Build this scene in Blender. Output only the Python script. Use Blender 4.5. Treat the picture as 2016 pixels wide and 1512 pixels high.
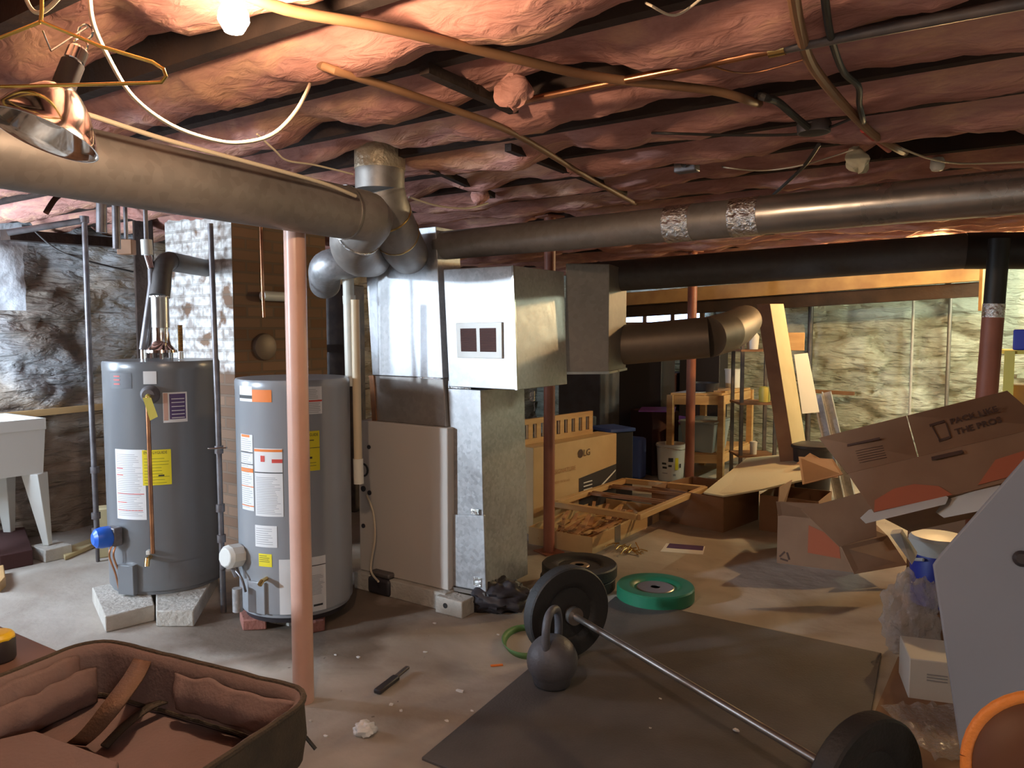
import bpy, bmesh, math, random
from mathutils import Vector, Matrix, noise
random.seed(7)
for o in list(bpy.data.objects): bpy.data.objects.remove(o)
S = bpy.context.scene
COL = S.collection
PI = math.pi
# ------------------------------------------------------------------ camera, world, exposure
F = 1513.0; PITCH = math.radians(4.0); CAMZ = 1.5
cam_d = bpy.data.cameras.new('camera'); cam = bpy.data.objects.new('camera', cam_d); COL.objects.link(cam)
cam_d.sensor_width = 36.0; cam_d.lens = F / 2016 * 36.0; cam_d.clip_start = 0.02; cam_d.clip_end = 100
cam.location = (0, 0, CAMZ); cam.rotation_euler = (PI / 2 - PITCH, 0, 0)
S.camera = cam
w = bpy.data.worlds.new('world'); S.world = w; w.use_nodes = True
w.node_tree.nodes['Background'].inputs[0].default_value = (1.0, 0.82, 0.7, 1)
w.node_tree.nodes['Background'].inputs[1].default_value = 0.06
S.view_settings.view_transform = 'Standard'; S.view_settings.look = 'None'
S.view_settings.exposure = 0.12; S.view_settings.gamma = 1.0; S.view_settings.use_curve_mapping = False
WINDOW_POWER = 1550.0       # daylight through the high window in the left wall
DOOR_POWER = 42.0          # daylight through the glazed cellar door at the left, out of the frame
BULB_STRENGTH = 900.0     # bare bulb by the trunk duct
BULB2_STRENGTH = 2500.0    # bare bulb behind the dark duct
TUBE_POWER = 330.0          # shop light in the far right corner
FILL_POWER = 60.0          # fill light added behind the camera, no fixture

# house axes: u runs along the joists, v across them
U = Vector((0.83, -0.5577, 0)); V = Vector((0.5577, 0.83, 0)); Z = Vector((0, 0, 1))
def uv(u, v, z=0.0): return U * u + V * v + Z * z
def ray(px, py):
    x = (px - 1008) / F; y = (756 - py) / F; c = math.cos(PITCH); s = math.sin(PITCH)
    return Vector((x, c + y * s, -s + y * c))
def at(px, py, Y):
    d = ray(px, py); return Vector((0, 0, CAMZ)) + d * (Y / d.y)
def atz(px, py, z):
    d = ray(px, py); return Vector((0, 0, CAMZ)) + d * ((z - CAMZ) / d.z)
def fl(px, py): return atz(px, py, 0.0)
def onplane(px, py, p0, n):
    d = ray(px, py); o = Vector((0, 0, CAMZ)); return o + d * ((p0 - o).dot(n) / d.dot(n))

# ------------------------------------------------------------------ materials
def lin(c): return tuple(((v / 255) / 12.92 if v / 255 <= 0.04045 else ((v / 255 + 0.055) / 1.055) ** 2.4) for v in c)
def mat(name, col, rough=0.6, metal=0.0, col2=None, scale=6.0, stretch=(1, 1, 1), bump=0.0, bscale=None, emit=None, estr=0.0, trans=0.0, alpha=1.0, spec=None, detail=5.0, lo=0.35, hi=0.65, sheen=0.0):
    m = bpy.data.materials.new(name); m.use_nodes = True
    nt = m.node_tree; N = nt.nodes; L = nt.links; b = N['Principled BSDF']
    b.inputs['Roughness'].default_value = rough; b.inputs['Metallic'].default_value = metal
    b.inputs['Base Color'].default_value = (*col, 1)
    if spec is not None: b.inputs['Specular IOR Level'].default_value = spec
    if sheen: b.inputs['Sheen Weight'].default_value = sheen
    if trans: b.inputs['Transmission Weight'].default_value = trans
    if alpha < 1: b.inputs['Alpha'].default_value = alpha
    if emit: b.inputs['Emission Color'].default_value = (*emit, 1); b.inputs['Emission Strength'].default_value = estr
    if col2 or bump:
        tc = N.new('ShaderNodeTexCoord'); mp = N.new('ShaderNodeMapping'); mp.inputs['Scale'].default_value = stretch
        L.new(tc.outputs['Object'], mp.inputs['Vector'])
        if col2:
            nz = N.new('ShaderNodeTexNoise'); nz.inputs['Scale'].default_value = scale; nz.inputs['Detail'].default_value = detail
            L.new(mp.outputs[0], nz.inputs['Vector'])
            r = N.new('ShaderNodeValToRGB'); r.color_ramp.elements[0].position = lo; r.color_ramp.elements[1].position = hi
            r.color_ramp.elements[0].color = (*col, 1); r.color_ramp.elements[1].color = (*col2, 1)
            L.new(nz.outputs['Fac'], r.inputs[0]); L.new(r.outputs[0], b.inputs['Base Color'])
        if bump:
            n2 = N.new('ShaderNodeTexNoise'); n2.inputs['Scale'].default_value = bscale or scale * 4; n2.inputs['Detail'].default_value = 6
            L.new(mp.outputs[0], n2.inputs['Vector'])
            bp = N.new('ShaderNodeBump'); bp.inputs['Strength'].default_value = bump; bp.inputs['Distance'].default_value = 0.02
            L.new(n2.outputs['Fac'], bp.inputs['Height']); L.new(bp.outputs[0], b.inputs['Normal'])
    return m

def galv(name, col, rough=0.34, metal=0.75, sp=55.0, amt=0.35):
    m = mat(name, col, rough, metal); nt = m.node_tree; N = nt.nodes; L = nt.links; b = N['Principled BSDF']
    tc = N.new('ShaderNodeTexCoord'); vo = N.new('ShaderNodeTexVoronoi'); vo.inputs['Scale'].default_value = sp
    nz = N.new('ShaderNodeTexNoise'); nz.inputs['Scale'].default_value = 2.0; nz.inputs['Detail'].default_value = 2
    L.new(tc.outputs['Object'], vo.inputs['Vector']); L.new(tc.outputs['Object'], nz.inputs['Vector'])
    sep = N.new('ShaderNodeSeparateColor'); L.new(vo.outputs['Color'], sep.inputs[0])
    ad = N.new('ShaderNodeMath'); ad.operation = 'MULTIPLY_ADD'; L.new(sep.outputs[0], ad.inputs[0]); ad.inputs[1].default_value = amt
    L.new(nz.outputs['Fac'], ad.inputs[2])
    r = N.new('ShaderNodeValToRGB'); r.color_ramp.elements[0].position = 0.3; r.color_ramp.elements[1].position = 1.0
    r.color_ramp.elements[0].color = (*[c * 0.7 for c in col], 1); r.color_ramp.elements[1].color = (*[min(1, c * 1.2) for c in col], 1)
    L.new(ad.outputs[0], r.inputs[0]); L.new(r.outputs[0], b.inputs['Base Color'])
    mr = N.new('ShaderNodeMapRange'); mr.inputs['To Min'].default_value = rough - 0.1; mr.inputs['To Max'].default_value = rough + 0.16
    L.new(ad.outputs[0], mr.inputs[0]); L.new(mr.outputs[0], b.inputs['Roughness'])
    bp = N.new('ShaderNodeBump'); bp.inputs['Strength'].default_value = 0.25; bp.inputs['Distance'].default_value = 0.02
    n3 = N.new('ShaderNodeTexNoise'); n3.inputs['Scale'].default_value = 5.0; L.new(tc.outputs['Object'], n3.inputs['Vector'])
    L.new(n3.outputs['Fac'], bp.inputs['Height']); L.new(bp.outputs[0], b.inputs['Normal'])
    return m

M = {}
M['galv'] = galv('galvanized_sheet', (0.50, 0.50, 0.51), 0.38, 0.6, 60.0, 0.3)
M['galv_dull'] = galv('dull_galvanized_sheet', (0.33, 0.30, 0.275), 0.45, 0.6, 40, 0.2)
M['galv_dark'] = galv('dark_galvanized_sheet', (0.13, 0.12, 0.115), 0.5, 0.5, 40, 0.2)  # darker grey than the other sheet metals
M['galv_new'] = galv('new_galvanized_pipe', (0.50, 0.47, 0.44), 0.26, 0.85, 30, 0.1)
M['tan_duct'] = galv('tan_stained_duct', (0.24, 0.185, 0.14), 0.45, 0.5, 30, 0.1)
M['foil'] = mat('foil_tape', (0.85, 0.85, 0.85), 0.22, 1.0, bump=1.0, bscale=45)
M['tape'] = mat('aged_tape', (0.5, 0.42, 0.3), 0.4, 0.4, bump=0.5, bscale=40)
M['alu'] = mat('spun_aluminium', (0.86, 0.85, 0.84), 0.12, 1.0)
M['chrome'] = mat('chrome', (0.8, 0.8, 0.8), 0.15, 1.0)
M['brass'] = mat('brass', (0.75, 0.52, 0.2), 0.25, 1.0)
M['gold_wire'] = mat('gold_wire', (0.85, 0.6, 0.15), 0.25, 1.0)
M['copper'] = mat('copper_pipe', (0.75, 0.36, 0.18), 0.3, 1.0, col2=(0.35, 0.16, 0.09), scale=8)
M['iron'] = mat('dark_iron_pipe', (0.10, 0.095, 0.1), 0.45, 0.5, col2=(0.18, 0.15, 0.14), scale=12)
M['grey_pipe'] = mat('grey_steel_pipe', (0.22, 0.21, 0.22), 0.45, 0.5, col2=(0.14, 0.12, 0.12), scale=14)
M['heater_grey'] = mat('grey_enamel_dark', (0.19, 0.20, 0.215), 0.28, 0.1, spec=0.6)
M['heater_light'] = mat('grey_enamel_light', (0.33, 0.345, 0.37), 0.28, 0.1, spec=0.6)
M['cream'] = mat('cream_enamel', (0.56, 0.51, 0.46), 0.5)
M['white_plastic'] = mat('white_plastic', (0.72, 0.72, 0.68), 0.4)
M['pvc'] = mat('pvc_pipe', (0.75, 0.72, 0.62), 0.4)
M['pvc_beige'] = mat('beige_pvc_pipe', (0.62, 0.5, 0.33), 0.45)
M['cord'] = mat('cream_cord', (0.62, 0.52, 0.38), 0.5)
M['blackcord'] = mat('black_cord', (0.03, 0.025, 0.022), 0.6)
M['paper'] = mat('white_paper', (0.8, 0.8, 0.8), 0.6)
M['yellow_paper'] = mat('yellow_paper', (0.85, 0.72, 0.02), 0.6)
M['ink'] = mat('black_ink', (0.03, 0.03, 0.03), 0.6)
M['greyink'] = mat('grey_ink', (0.35, 0.35, 0.37), 0.7)
M['redink'] = mat('red_ink', (0.65, 0.07, 0.05), 0.6)
M['orangeink'] = mat('orange_ink', (0.85, 0.22, 0.03), 0.6)
M['purpleink'] = mat('purple_ink', (0.09, 0.05, 0.16), 0.5)
M['pinkpole'] = mat('salmon_painted_steel', (0.62, 0.38, 0.30), 0.35, col2=(0.56, 0.33, 0.255), scale=5, spec=0.4)
M['redpole'] = mat('red_oxide_steel', (0.38, 0.14, 0.09), 0.5, col2=(0.3, 0.11, 0.07), scale=6)
M['blackpaint'] = mat('black_paint', (0.02, 0.018, 0.016), 0.5)
M['joist'] = mat('old_joist_wood', (0.05, 0.026, 0.016), 0.85, col2=(0.025, 0.013, 0.009), scale=4, bump=0.4)
M['subfloor'] = mat('subfloor_boards', (0.1, 0.055, 0.035), 0.85)
M['wood'] = mat('pine_wood', (0.62, 0.40, 0.18), 0.55, col2=(0.5, 0.29, 0.12), scale=3, stretch=(1, 1, 6), bump=0.1)
M['palewood'] = mat('pale_lumber', (0.62, 0.52, 0.3), 0.6, col2=(0.52, 0.42, 0.22), scale=3)
M['brownwood'] = mat('brown_wood', (0.3, 0.15, 0.07), 0.6, col2=(0.2, 0.09, 0.04), scale=4)
M['beamwood'] = mat('beam_wood', (0.5, 0.32, 0.13), 0.6, col2=(0.34, 0.19, 0.08), scale=4)
M['cedar'] = mat('cedar_scrap', (0.36, 0.17, 0.08), 0.7, col2=(0.55, 0.3, 0.14), scale=8)
M['card'] = mat('cardboard', (0.285, 0.155, 0.085), 0.75, col2=(0.245, 0.13, 0.07), scale=5)
M['cardlight'] = mat('light_cardboard', (0.62, 0.43, 0.22), 0.7, col2=(0.56, 0.38, 0.19), scale=5)
M['cardwhite'] = mat('white_board', (0.68, 0.66, 0.62), 0.65)
M['cardprint'] = mat('orange_print', (0.40, 0.10, 0.04), 0.75)
M['darkprint'] = mat('dark_print', (0.09, 0.045, 0.03), 0.8)
M['foam'] = mat('polystyrene', (0.72, 0.66, 0.48), 0.7, bump=0.1, bscale=60)
M['rubber'] = mat('black_rubber', (0.028, 0.027, 0.028), 0.55, bump=0.15, bscale=80)
M['greenrubber'] = mat('green_rubber', (0.02, 0.17, 0.09), 0.38)
M['mat'] = mat('stall_mat_rubber', (0.088, 0.082, 0.084), 0.7, col2=(0.13, 0.12, 0.12), scale=3, bump=0.2, bscale=120, lo=0.4, hi=0.7)
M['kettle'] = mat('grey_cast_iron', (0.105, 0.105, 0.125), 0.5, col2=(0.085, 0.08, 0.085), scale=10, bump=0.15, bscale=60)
M['steel'] = mat('brushed_steel', (0.42, 0.38, 0.35), 0.35, 0.9)
M['bandgreen'] = mat('green_band', (0.13, 0.28, 0.1), 0.55)
M['bluelid'] = mat('blue_plastic', (0.02, 0.04, 0.35), 0.4)
M['bluevalve'] = mat('blue_valve_plastic', (0.02, 0.14, 0.72), 0.35)
M['bluecloth'] = mat('blue_sheet', (0.08, 0.14, 0.42), 0.7)
M['purple'] = mat('purple_plastic', (0.36, 0.12, 0.6), 0.5)
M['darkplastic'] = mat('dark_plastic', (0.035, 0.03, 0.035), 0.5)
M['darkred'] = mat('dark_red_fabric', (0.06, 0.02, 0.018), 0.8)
M['tub'] = mat('translucent_tub', (0.42, 0.48, 0.5), 0.25, trans=0.3)
M['bag_out'] = mat('olive_canvas', (0.045, 0.033, 0.022), 0.8, col2=(0.07, 0.05, 0.032), scale=15, bump=0.3, bscale=150)
M['bag_in'] = mat('brown_lining', (0.20, 0.135, 0.125), 0.8, col2=(0.165, 0.11, 0.10), scale=4, bump=0.15, bscale=120)
M['bag_web'] = mat('brown_webbing', (0.16, 0.085, 0.05), 0.7, bump=0.3, bscale=200)
M['table'] = mat('brown_table_board', (0.22, 0.13, 0.1), 0.5, col2=(0.17, 0.1, 0.075), scale=4)
M['tapeyellow'] = mat('yellow_tool_plastic', (0.9, 0.6, 0.02), 0.4)
M['panelgrey'] = mat('blue_grey_panel', (0.235, 0.265, 0.335), 0.5, col2=(0.21, 0.24, 0.305), scale=2)
M['orangevinyl'] = mat('orange_vinyl', (0.72, 0.24, 0.04), 0.5, bump=0.2, bscale=120)
M['brownvinyl'] = mat('brown_vinyl', (0.10, 0.035, 0.012), 0.6)
M['plastic_film'] = mat('clear_bubble_plastic', (0.75, 0.7, 0.7), 0.12, alpha=0.38, bump=1.0, bscale=70)
M['concrete'] = mat('pale_concrete_block', (0.58, 0.55, 0.5), 0.9, col2=(0.46, 0.43, 0.38), scale=9, bump=0.5, bscale=40)
M['brickred'] = mat('red_brick', (0.32, 0.13, 0.1), 0.85, bump=0.4, bscale=50)
M['glassbulb'] = mat('frosted_bulb', (0.85, 0.85, 0.8), 0.2)
M['lit_bulb'] = mat('lit_bulb', (1, 0.9, 0.75), 0.4, emit=(1.0, 0.7, 0.45), estr=BULB_STRENGTH)
M['lit_bulb2'] = mat('lit_bulb_far', (1, 0.9, 0.75), 0.4, emit=(1.0, 0.64, 0.28), estr=BULB2_STRENGTH)
M['lit_tube'] = mat('lit_tube', (1, 1, 1), 0.4, emit=(0.9, 1.0, 0.72), estr=TUBE_POWER)
M['sky_pane'] = mat('daylit_pane', (0.8, 0.9, 1), 0.2, emit=(0.5, 0.68, 1.0), estr=4.0)
M['day_pane'] = mat('bright_daylit_pane', (0.8, 0.9, 1), 0.2, emit=(0.70, 0.85, 1.0), estr=WINDOW_POWER)
M['door_pane'] = mat('daylit_door_pane', (0.8, 0.9, 1), 0.2, emit=(0.66, 0.82, 1.0), estr=DOOR_POWER)
M['yellowpaint'] = mat('yellow_paint', (0.62, 0.52, 0.1), 0.5)
M['redcloth'] = mat('red_tape', (0.4, 0.03, 0.02), 0.6)
M['stonecap'] = mat('flue_cap_metal', (0.2, 0.14, 0.1), 0.5, 0.3)

def insulation():
    m = mat('pink_fibreglass', (0.7, 0.36, 0.33), 0.95, spec=0.1); nt = m.node_tree; N = nt.nodes; L = nt.links; b = N['Principled BSDF']
    tc = N.new('ShaderNodeTexCoord'); mp = N.new('ShaderNodeMapping'); mp.vector_type = 'POINT'
    mp.inputs['Scale'].default_value = (0.55, 1.6, 1.6)
    L.new(tc.outputs['Object'], mp.inputs[0])
    n1 = N.new('ShaderNodeTexNoise'); n1.inputs['Scale'].default_value = 3.5; n1.inputs['Detail'].default_value = 7; n1.inputs['Roughness'].default_value = 0.65; n1.inputs['Distortion'].default_value = 0.8
    L.new(mp.outputs[0], n1.inputs['Vector'])
    r = N.new('ShaderNodeValToRGB'); e = r.color_ramp.elements
    e[0].position = 0.3; e[0].color = (0.30, 0.13, 0.10, 1); e[1].position = 0.68; e[1].color = (0.68, 0.39, 0.25, 1)
    k = e.new(0.5); k.color = (0.48, 0.24, 0.20, 1)
    L.new(n1.outputs['Fac'], r.inputs[0]); L.new(r.outputs[0], b.inputs['Base Color'])
    n2 = N.new('ShaderNodeTexNoise'); n2.inputs['Scale'].default_value = 16; n2.inputs['Detail'].default_value = 8; n2.inputs['Distortion'].default_value = 1.2
    L.new(mp.outputs[0], n2.inputs['Vector'])
    bp = N.new('ShaderNodeBump'); bp.inputs['Strength'].default_value = 0.45; bp.inputs['Distance'].default_value = 0.03
    L.new(n2.outputs['Fac'], bp.inputs['Height']); L.new(bp.outputs[0], b.inputs['Normal'])
    return m
M['insul'] = insulation()

def stone(name, c_lo, c_hi, joint, wash, wash_amt):
    m = mat(name, c_lo, 0.9, spec=0.2); nt = m.node_tree; N = nt.nodes; L = nt.links; b = N['Principled BSDF']
    a1 = N.new('ShaderNodeAttribute'); a1.attribute_name = 'rnd'; a2 = N.new('ShaderNodeAttribute'); a2.attribute_name = 'joint'
    tc = N.new('ShaderNodeTexCoord'); n1 = N.new('ShaderNodeTexNoise'); n1.inputs['Scale'].default_value = 7; n1.inputs['Detail'].default_value = 8
    mp = N.new('ShaderNodeMapping'); mp.inputs['Scale'].default_value = (1, 1, 2.2); L.new(tc.outputs['Object'], mp.inputs[0])
    L.new(mp.outputs[0], n1.inputs['Vector'])
    ad = N.new('ShaderNodeMath'); ad.operation = 'MULTIPLY_ADD'; L.new(a1.outputs['Fac'], ad.inputs[0]); ad.inputs[1].default_value = 0.6
    sb = N.new('ShaderNodeMath'); sb.operation = 'SUBTRACT'; L.new(n1.outputs['Fac'], sb.inputs[0]); sb.inputs[1].default_value = 0.3; L.new(sb.outputs[0], ad.inputs[2])
    r = N.new('ShaderNodeValToRGB'); r.color_ramp.elements[0].color = (*c_lo, 1); r.color_ramp.elements[1].color = (*c_hi, 1)
    r.color_ramp.elements[0].position = 0.1; r.color_ramp.elements[1].position = 0.8
    L.new(ad.outputs[0], r.inputs[0])
    mx = N.new('ShaderNodeMix'); mx.data_type = 'RGBA'; L.new(a2.outputs['Fac'], mx.inputs[0]); L.new(r.outputs[0], mx.inputs[6]); mx.inputs[7].default_value = (*joint, 1)
    n2 = N.new('ShaderNodeTexNoise'); n2.inputs['Scale'].default_value = 1.3; n2.inputs['Detail'].default_value = 6; L.new(tc.outputs['Object'], n2.inputs['Vector'])
    sx = N.new('ShaderNodeSeparateXYZ'); L.new(tc.outputs['Object'], sx.inputs[0])
    hz = N.new('ShaderNodeMath'); hz.operation = 'MULTIPLY_ADD'; L.new(sx.outputs[2], hz.inputs[0]); hz.inputs[1].default_value = 0.22; L.new(n2.outputs['Fac'], hz.inputs[2])
    mr = N.new('ShaderNodeMapRange'); mr.inputs['From Min'].default_value = 0.82 - wash_amt; mr.inputs['From Max'].default_value = 0.92 - wash_amt; L.new(hz.outputs[0], mr.inputs[0])
    m2 = N.new('ShaderNodeMix'); m2.data_type = 'RGBA'; L.new(mr.outputs[0], m2.inputs[0]); L.new(mx.outputs[2], m2.inputs[6]); m2.inputs[7].default_value = (*wash, 1)
    L.new(m2.outputs[2], b.inputs['Base Color'])
    bp = N.new('ShaderNodeBump'); bp.inputs['Strength'].default_value = 0.7; bp.inputs['Distance'].default_value = 0.03
    n3 = N.new('ShaderNodeTexNoise'); n3.inputs['Scale'].default_value = 14; n3.inputs['Detail'].default_value = 8; L.new(mp.outputs[0], n3.inputs['Vector'])
    L.new(n3.outputs['Fac'], bp.inputs['Height'])
    mp2 = N.new('ShaderNodeMapping'); mp2.inputs['Scale'].default_value = (1, 1, 4.5); L.new(tc.outputs['Object'], mp2.inputs[0])
    n4 = N.new('ShaderNodeTexNoise'); n4.inputs['Scale'].default_value = 3.2; n4.inputs['Detail'].default_value = 7; n4.inputs['Distortion'].default_value = 0.6; L.new(mp2.outputs[0], n4.inputs['Vector'])
    b2 = N.new('ShaderNodeBump'); b2.inputs['Strength'].default_value = 1.0; b2.inputs['Distance'].default_value = 0.10
    L.new(n4.outputs['Fac'], b2.inputs['Height']); L.new(bp.outputs[0], b2.inputs['Normal']); L.new(b2.outputs[0], b.inputs['Normal'])
    return m
M['stone_left'] = stone('fieldstone_left', (0.24, 0.18, 0.145), (0.62, 0.54, 0.46), (0.34, 0.27, 0.21), (0.46, 0.45, 0.45), -0.02)
M['stone_back'] = stone('fieldstone_back', (0.33, 0.345, 0.28), (0.66, 0.69, 0.60), (0.34, 0.35, 0.27), (0.64, 0.68, 0.6), 0.02)
M['plaster'] = mat('white_plaster', (0.72, 0.73, 0.76), 0.85, col2=(0.55, 0.54, 0.55), scale=5, bump=0.4)

def brick(name, c1, c2, mortar, paint=None):
    m = mat(name, c1, 0.9, spec=0.2); nt = m.node_tree; N = nt.nodes; L = nt.links; b = N['Principled BSDF']
    at_ = N.new('ShaderNodeAttribute'); at_.attribute_name = 'wall_uv'
    bt = N.new('ShaderNodeTexBrick'); bt.inputs['Scale'].default_value = 1.0; bt.inputs['Brick Width'].default_value = 0.21; bt.inputs['Row Height'].default_value = 0.072
    bt.inputs['Mortar Size'].default_value = 0.008; bt.inputs['Color1'].default_value = (*c1, 1); bt.inputs['Color2'].default_value = (*c2, 1); bt.inputs['Mortar'].default_value = (*mortar, 1)
    L.new(at_.outputs['Vector'], bt.inputs['Vector'])
    out = bt.outputs['Color']
    if paint:
        nz = N.new('ShaderNodeTexNoise'); nz.inputs['Scale'].default_value = 5; nz.inputs['Detail'].default_value = 7; L.new(at_.outputs['Vector'], nz.inputs['Vector'])
        mr = N.new('ShaderNodeMapRange'); mr.inputs['From Min'].default_value = 0.36; mr.inputs['From Max'].default_value = 0.44; L.new(nz.outputs['Fac'], mr.inputs[0])
        inv = N.new('ShaderNodeMath'); inv.operation = 'MULTIPLY_ADD'; inv.inputs[1].default_value = -0.35; inv.inputs[2].default_value = 1.0; L.new(bt.outputs['Fac'], inv.inputs[0])
        sz = N.new('ShaderNodeSeparateXYZ'); L.new(at_.outputs['Vector'], sz.inputs[0])
        za_ = N.new('ShaderNodeMath'); za_.operation = 'MULTIPLY_ADD'; za_.inputs[1].default_value = 0.35; L.new(nz.outputs['Fac'], za_.inputs[0]); L.new(sz.outputs[1], za_.inputs[2])
        zr = N.new('ShaderNodeMapRange'); zr.inputs['From Min'].default_value = 1.40; zr.inputs['From Max'].default_value = 1.45; L.new(za_.outputs[0], zr.inputs[0])
        n5 = N.new('ShaderNodeTexNoise'); n5.inputs['Scale'].default_value = 16; n5.inputs['Detail'].default_value = 6; L.new(at_.outputs['Vector'], n5.inputs['Vector'])
        dm = N.new('ShaderNodeMapRange'); dm.inputs['From Min'].default_value = 0.38; dm.inputs['From Max'].default_value = 0.6; dm.inputs['To Min'].default_value = 0.35; L.new(n5.outputs['Fac'], dm.inputs[0])
        m0_ = N.new('ShaderNodeMath'); m0_.operation = 'MULTIPLY'; L.new(mr.outputs[0], m0_.inputs[0]); L.new(zr.outputs[0], m0_.inputs[1])
        m1_ = N.new('ShaderNodeMath'); m1_.operation = 'MULTIPLY'; L.new(m0_.outputs[0], m1_.inputs[0]); L.new(dm.outputs[0], m1_.inputs[1])
        mr = m1_
        mm = N.new('ShaderNodeMath'); mm.operation = 'MULTIPLY'; L.new(mr.outputs[0], mm.inputs[0]); L.new(inv.outputs[0], mm.inputs[1])
        mx = N.new('ShaderNodeMix'); mx.data_type = 'RGBA'; L.new(mm.outputs[0], mx.inputs[0]); L.new(out, mx.inputs[6]); mx.inputs[7].default_value = (*paint, 1)
        out = mx.outputs[2]
    L.new(out, b.inputs['Base Color'])
    bp = N.new('ShaderNodeBump'); bp.inputs['Strength'].default_value = 0.8; bp.inputs['Distance'].default_value = 0.012; bp.invert = True
    L.new(bt.outputs['Fac'], bp.inputs['Height']); L.new(bp.outputs[0], b.inputs['Normal'])
    return m
M['brick_bare'] = brick('bare_brick', (0.20, 0.11, 0.065), (0.27, 0.16, 0.10), (0.19, 0.13, 0.09))
M['brick_paint'] = brick('peeling_painted_brick', (0.17, 0.10, 0.065), (0.24, 0.15, 0.10), (0.18, 0.125, 0.09), (0.82, 0.81, 0.78))

def floor_mat():
    m = mat('concrete_floor', (0.3, 0.25, 0.2), 0.8, spec=0.25); nt = m.node_tree; N = nt.nodes; L = nt.links; b = N['Principled BSDF']
    tc = N.new('ShaderNodeTexCoord')
    def nz(s, d=6, dist=0.0):
        n = N.new('ShaderNodeTexNoise'); n.inputs['Scale'].default_value = s; n.inputs['Detail'].default_value = d; n.inputs['Distortion'].default_value = dist
        L.new(tc.outputs['Object'], n.inputs['Vector']); return n
    a = nz(1.6, 8, 0.6); r = N.new('ShaderNodeValToRGB'); e = r.color_ramp.elements
    e[0].position = 0.3; e[0].color = (0.30, 0.25, 0.205, 1); e[1].position = 0.66; e[1].color = (0.52, 0.475, 0.42, 1)
    L.new(a.outputs['Fac'], r.inputs[0])
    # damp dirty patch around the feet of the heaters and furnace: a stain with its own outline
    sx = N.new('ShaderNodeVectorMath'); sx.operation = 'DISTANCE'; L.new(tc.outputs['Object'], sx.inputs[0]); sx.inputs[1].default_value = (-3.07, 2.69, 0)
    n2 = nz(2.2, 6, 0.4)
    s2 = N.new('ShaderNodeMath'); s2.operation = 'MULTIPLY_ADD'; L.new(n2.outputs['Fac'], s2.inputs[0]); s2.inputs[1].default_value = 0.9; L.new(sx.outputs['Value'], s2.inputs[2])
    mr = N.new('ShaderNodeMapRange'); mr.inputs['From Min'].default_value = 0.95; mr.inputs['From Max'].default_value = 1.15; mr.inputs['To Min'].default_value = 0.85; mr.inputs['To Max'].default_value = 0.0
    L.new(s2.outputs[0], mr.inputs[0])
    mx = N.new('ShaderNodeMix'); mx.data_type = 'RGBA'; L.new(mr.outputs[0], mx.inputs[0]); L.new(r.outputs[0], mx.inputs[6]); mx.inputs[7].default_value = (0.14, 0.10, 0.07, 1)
    sp = nz(26, 3); mr2 = N.new('ShaderNodeMapRange'); mr2.inputs['From Min'].default_value = 0.72; mr2.inputs['From Max'].default_value = 0.76; L.new(sp.outputs['Fac'], mr2.inputs[0])
    m3 = N.new('ShaderNodeMix'); m3.data_type = 'RGBA'; L.new(mr2.outputs[0], m3.inputs[0]); L.new(mx.outputs[2], m3.inputs[6]); m3.inputs[7].default_value = (0.15, 0.12, 0.1, 1)
    L.new(m3.outputs[2], b.inputs['Base Color'])
    bp = N.new('ShaderNodeBump'); bp.inputs['Strength'].default_value = 0.35; bp.inputs['Distance'].default_value = 0.02
    L.new(nz(9, 8).outputs['Fac'], bp.inputs['Height']); L.new(bp.outputs[0], b.inputs['Normal'])
    return m
M['floor'] = floor_mat()

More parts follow.
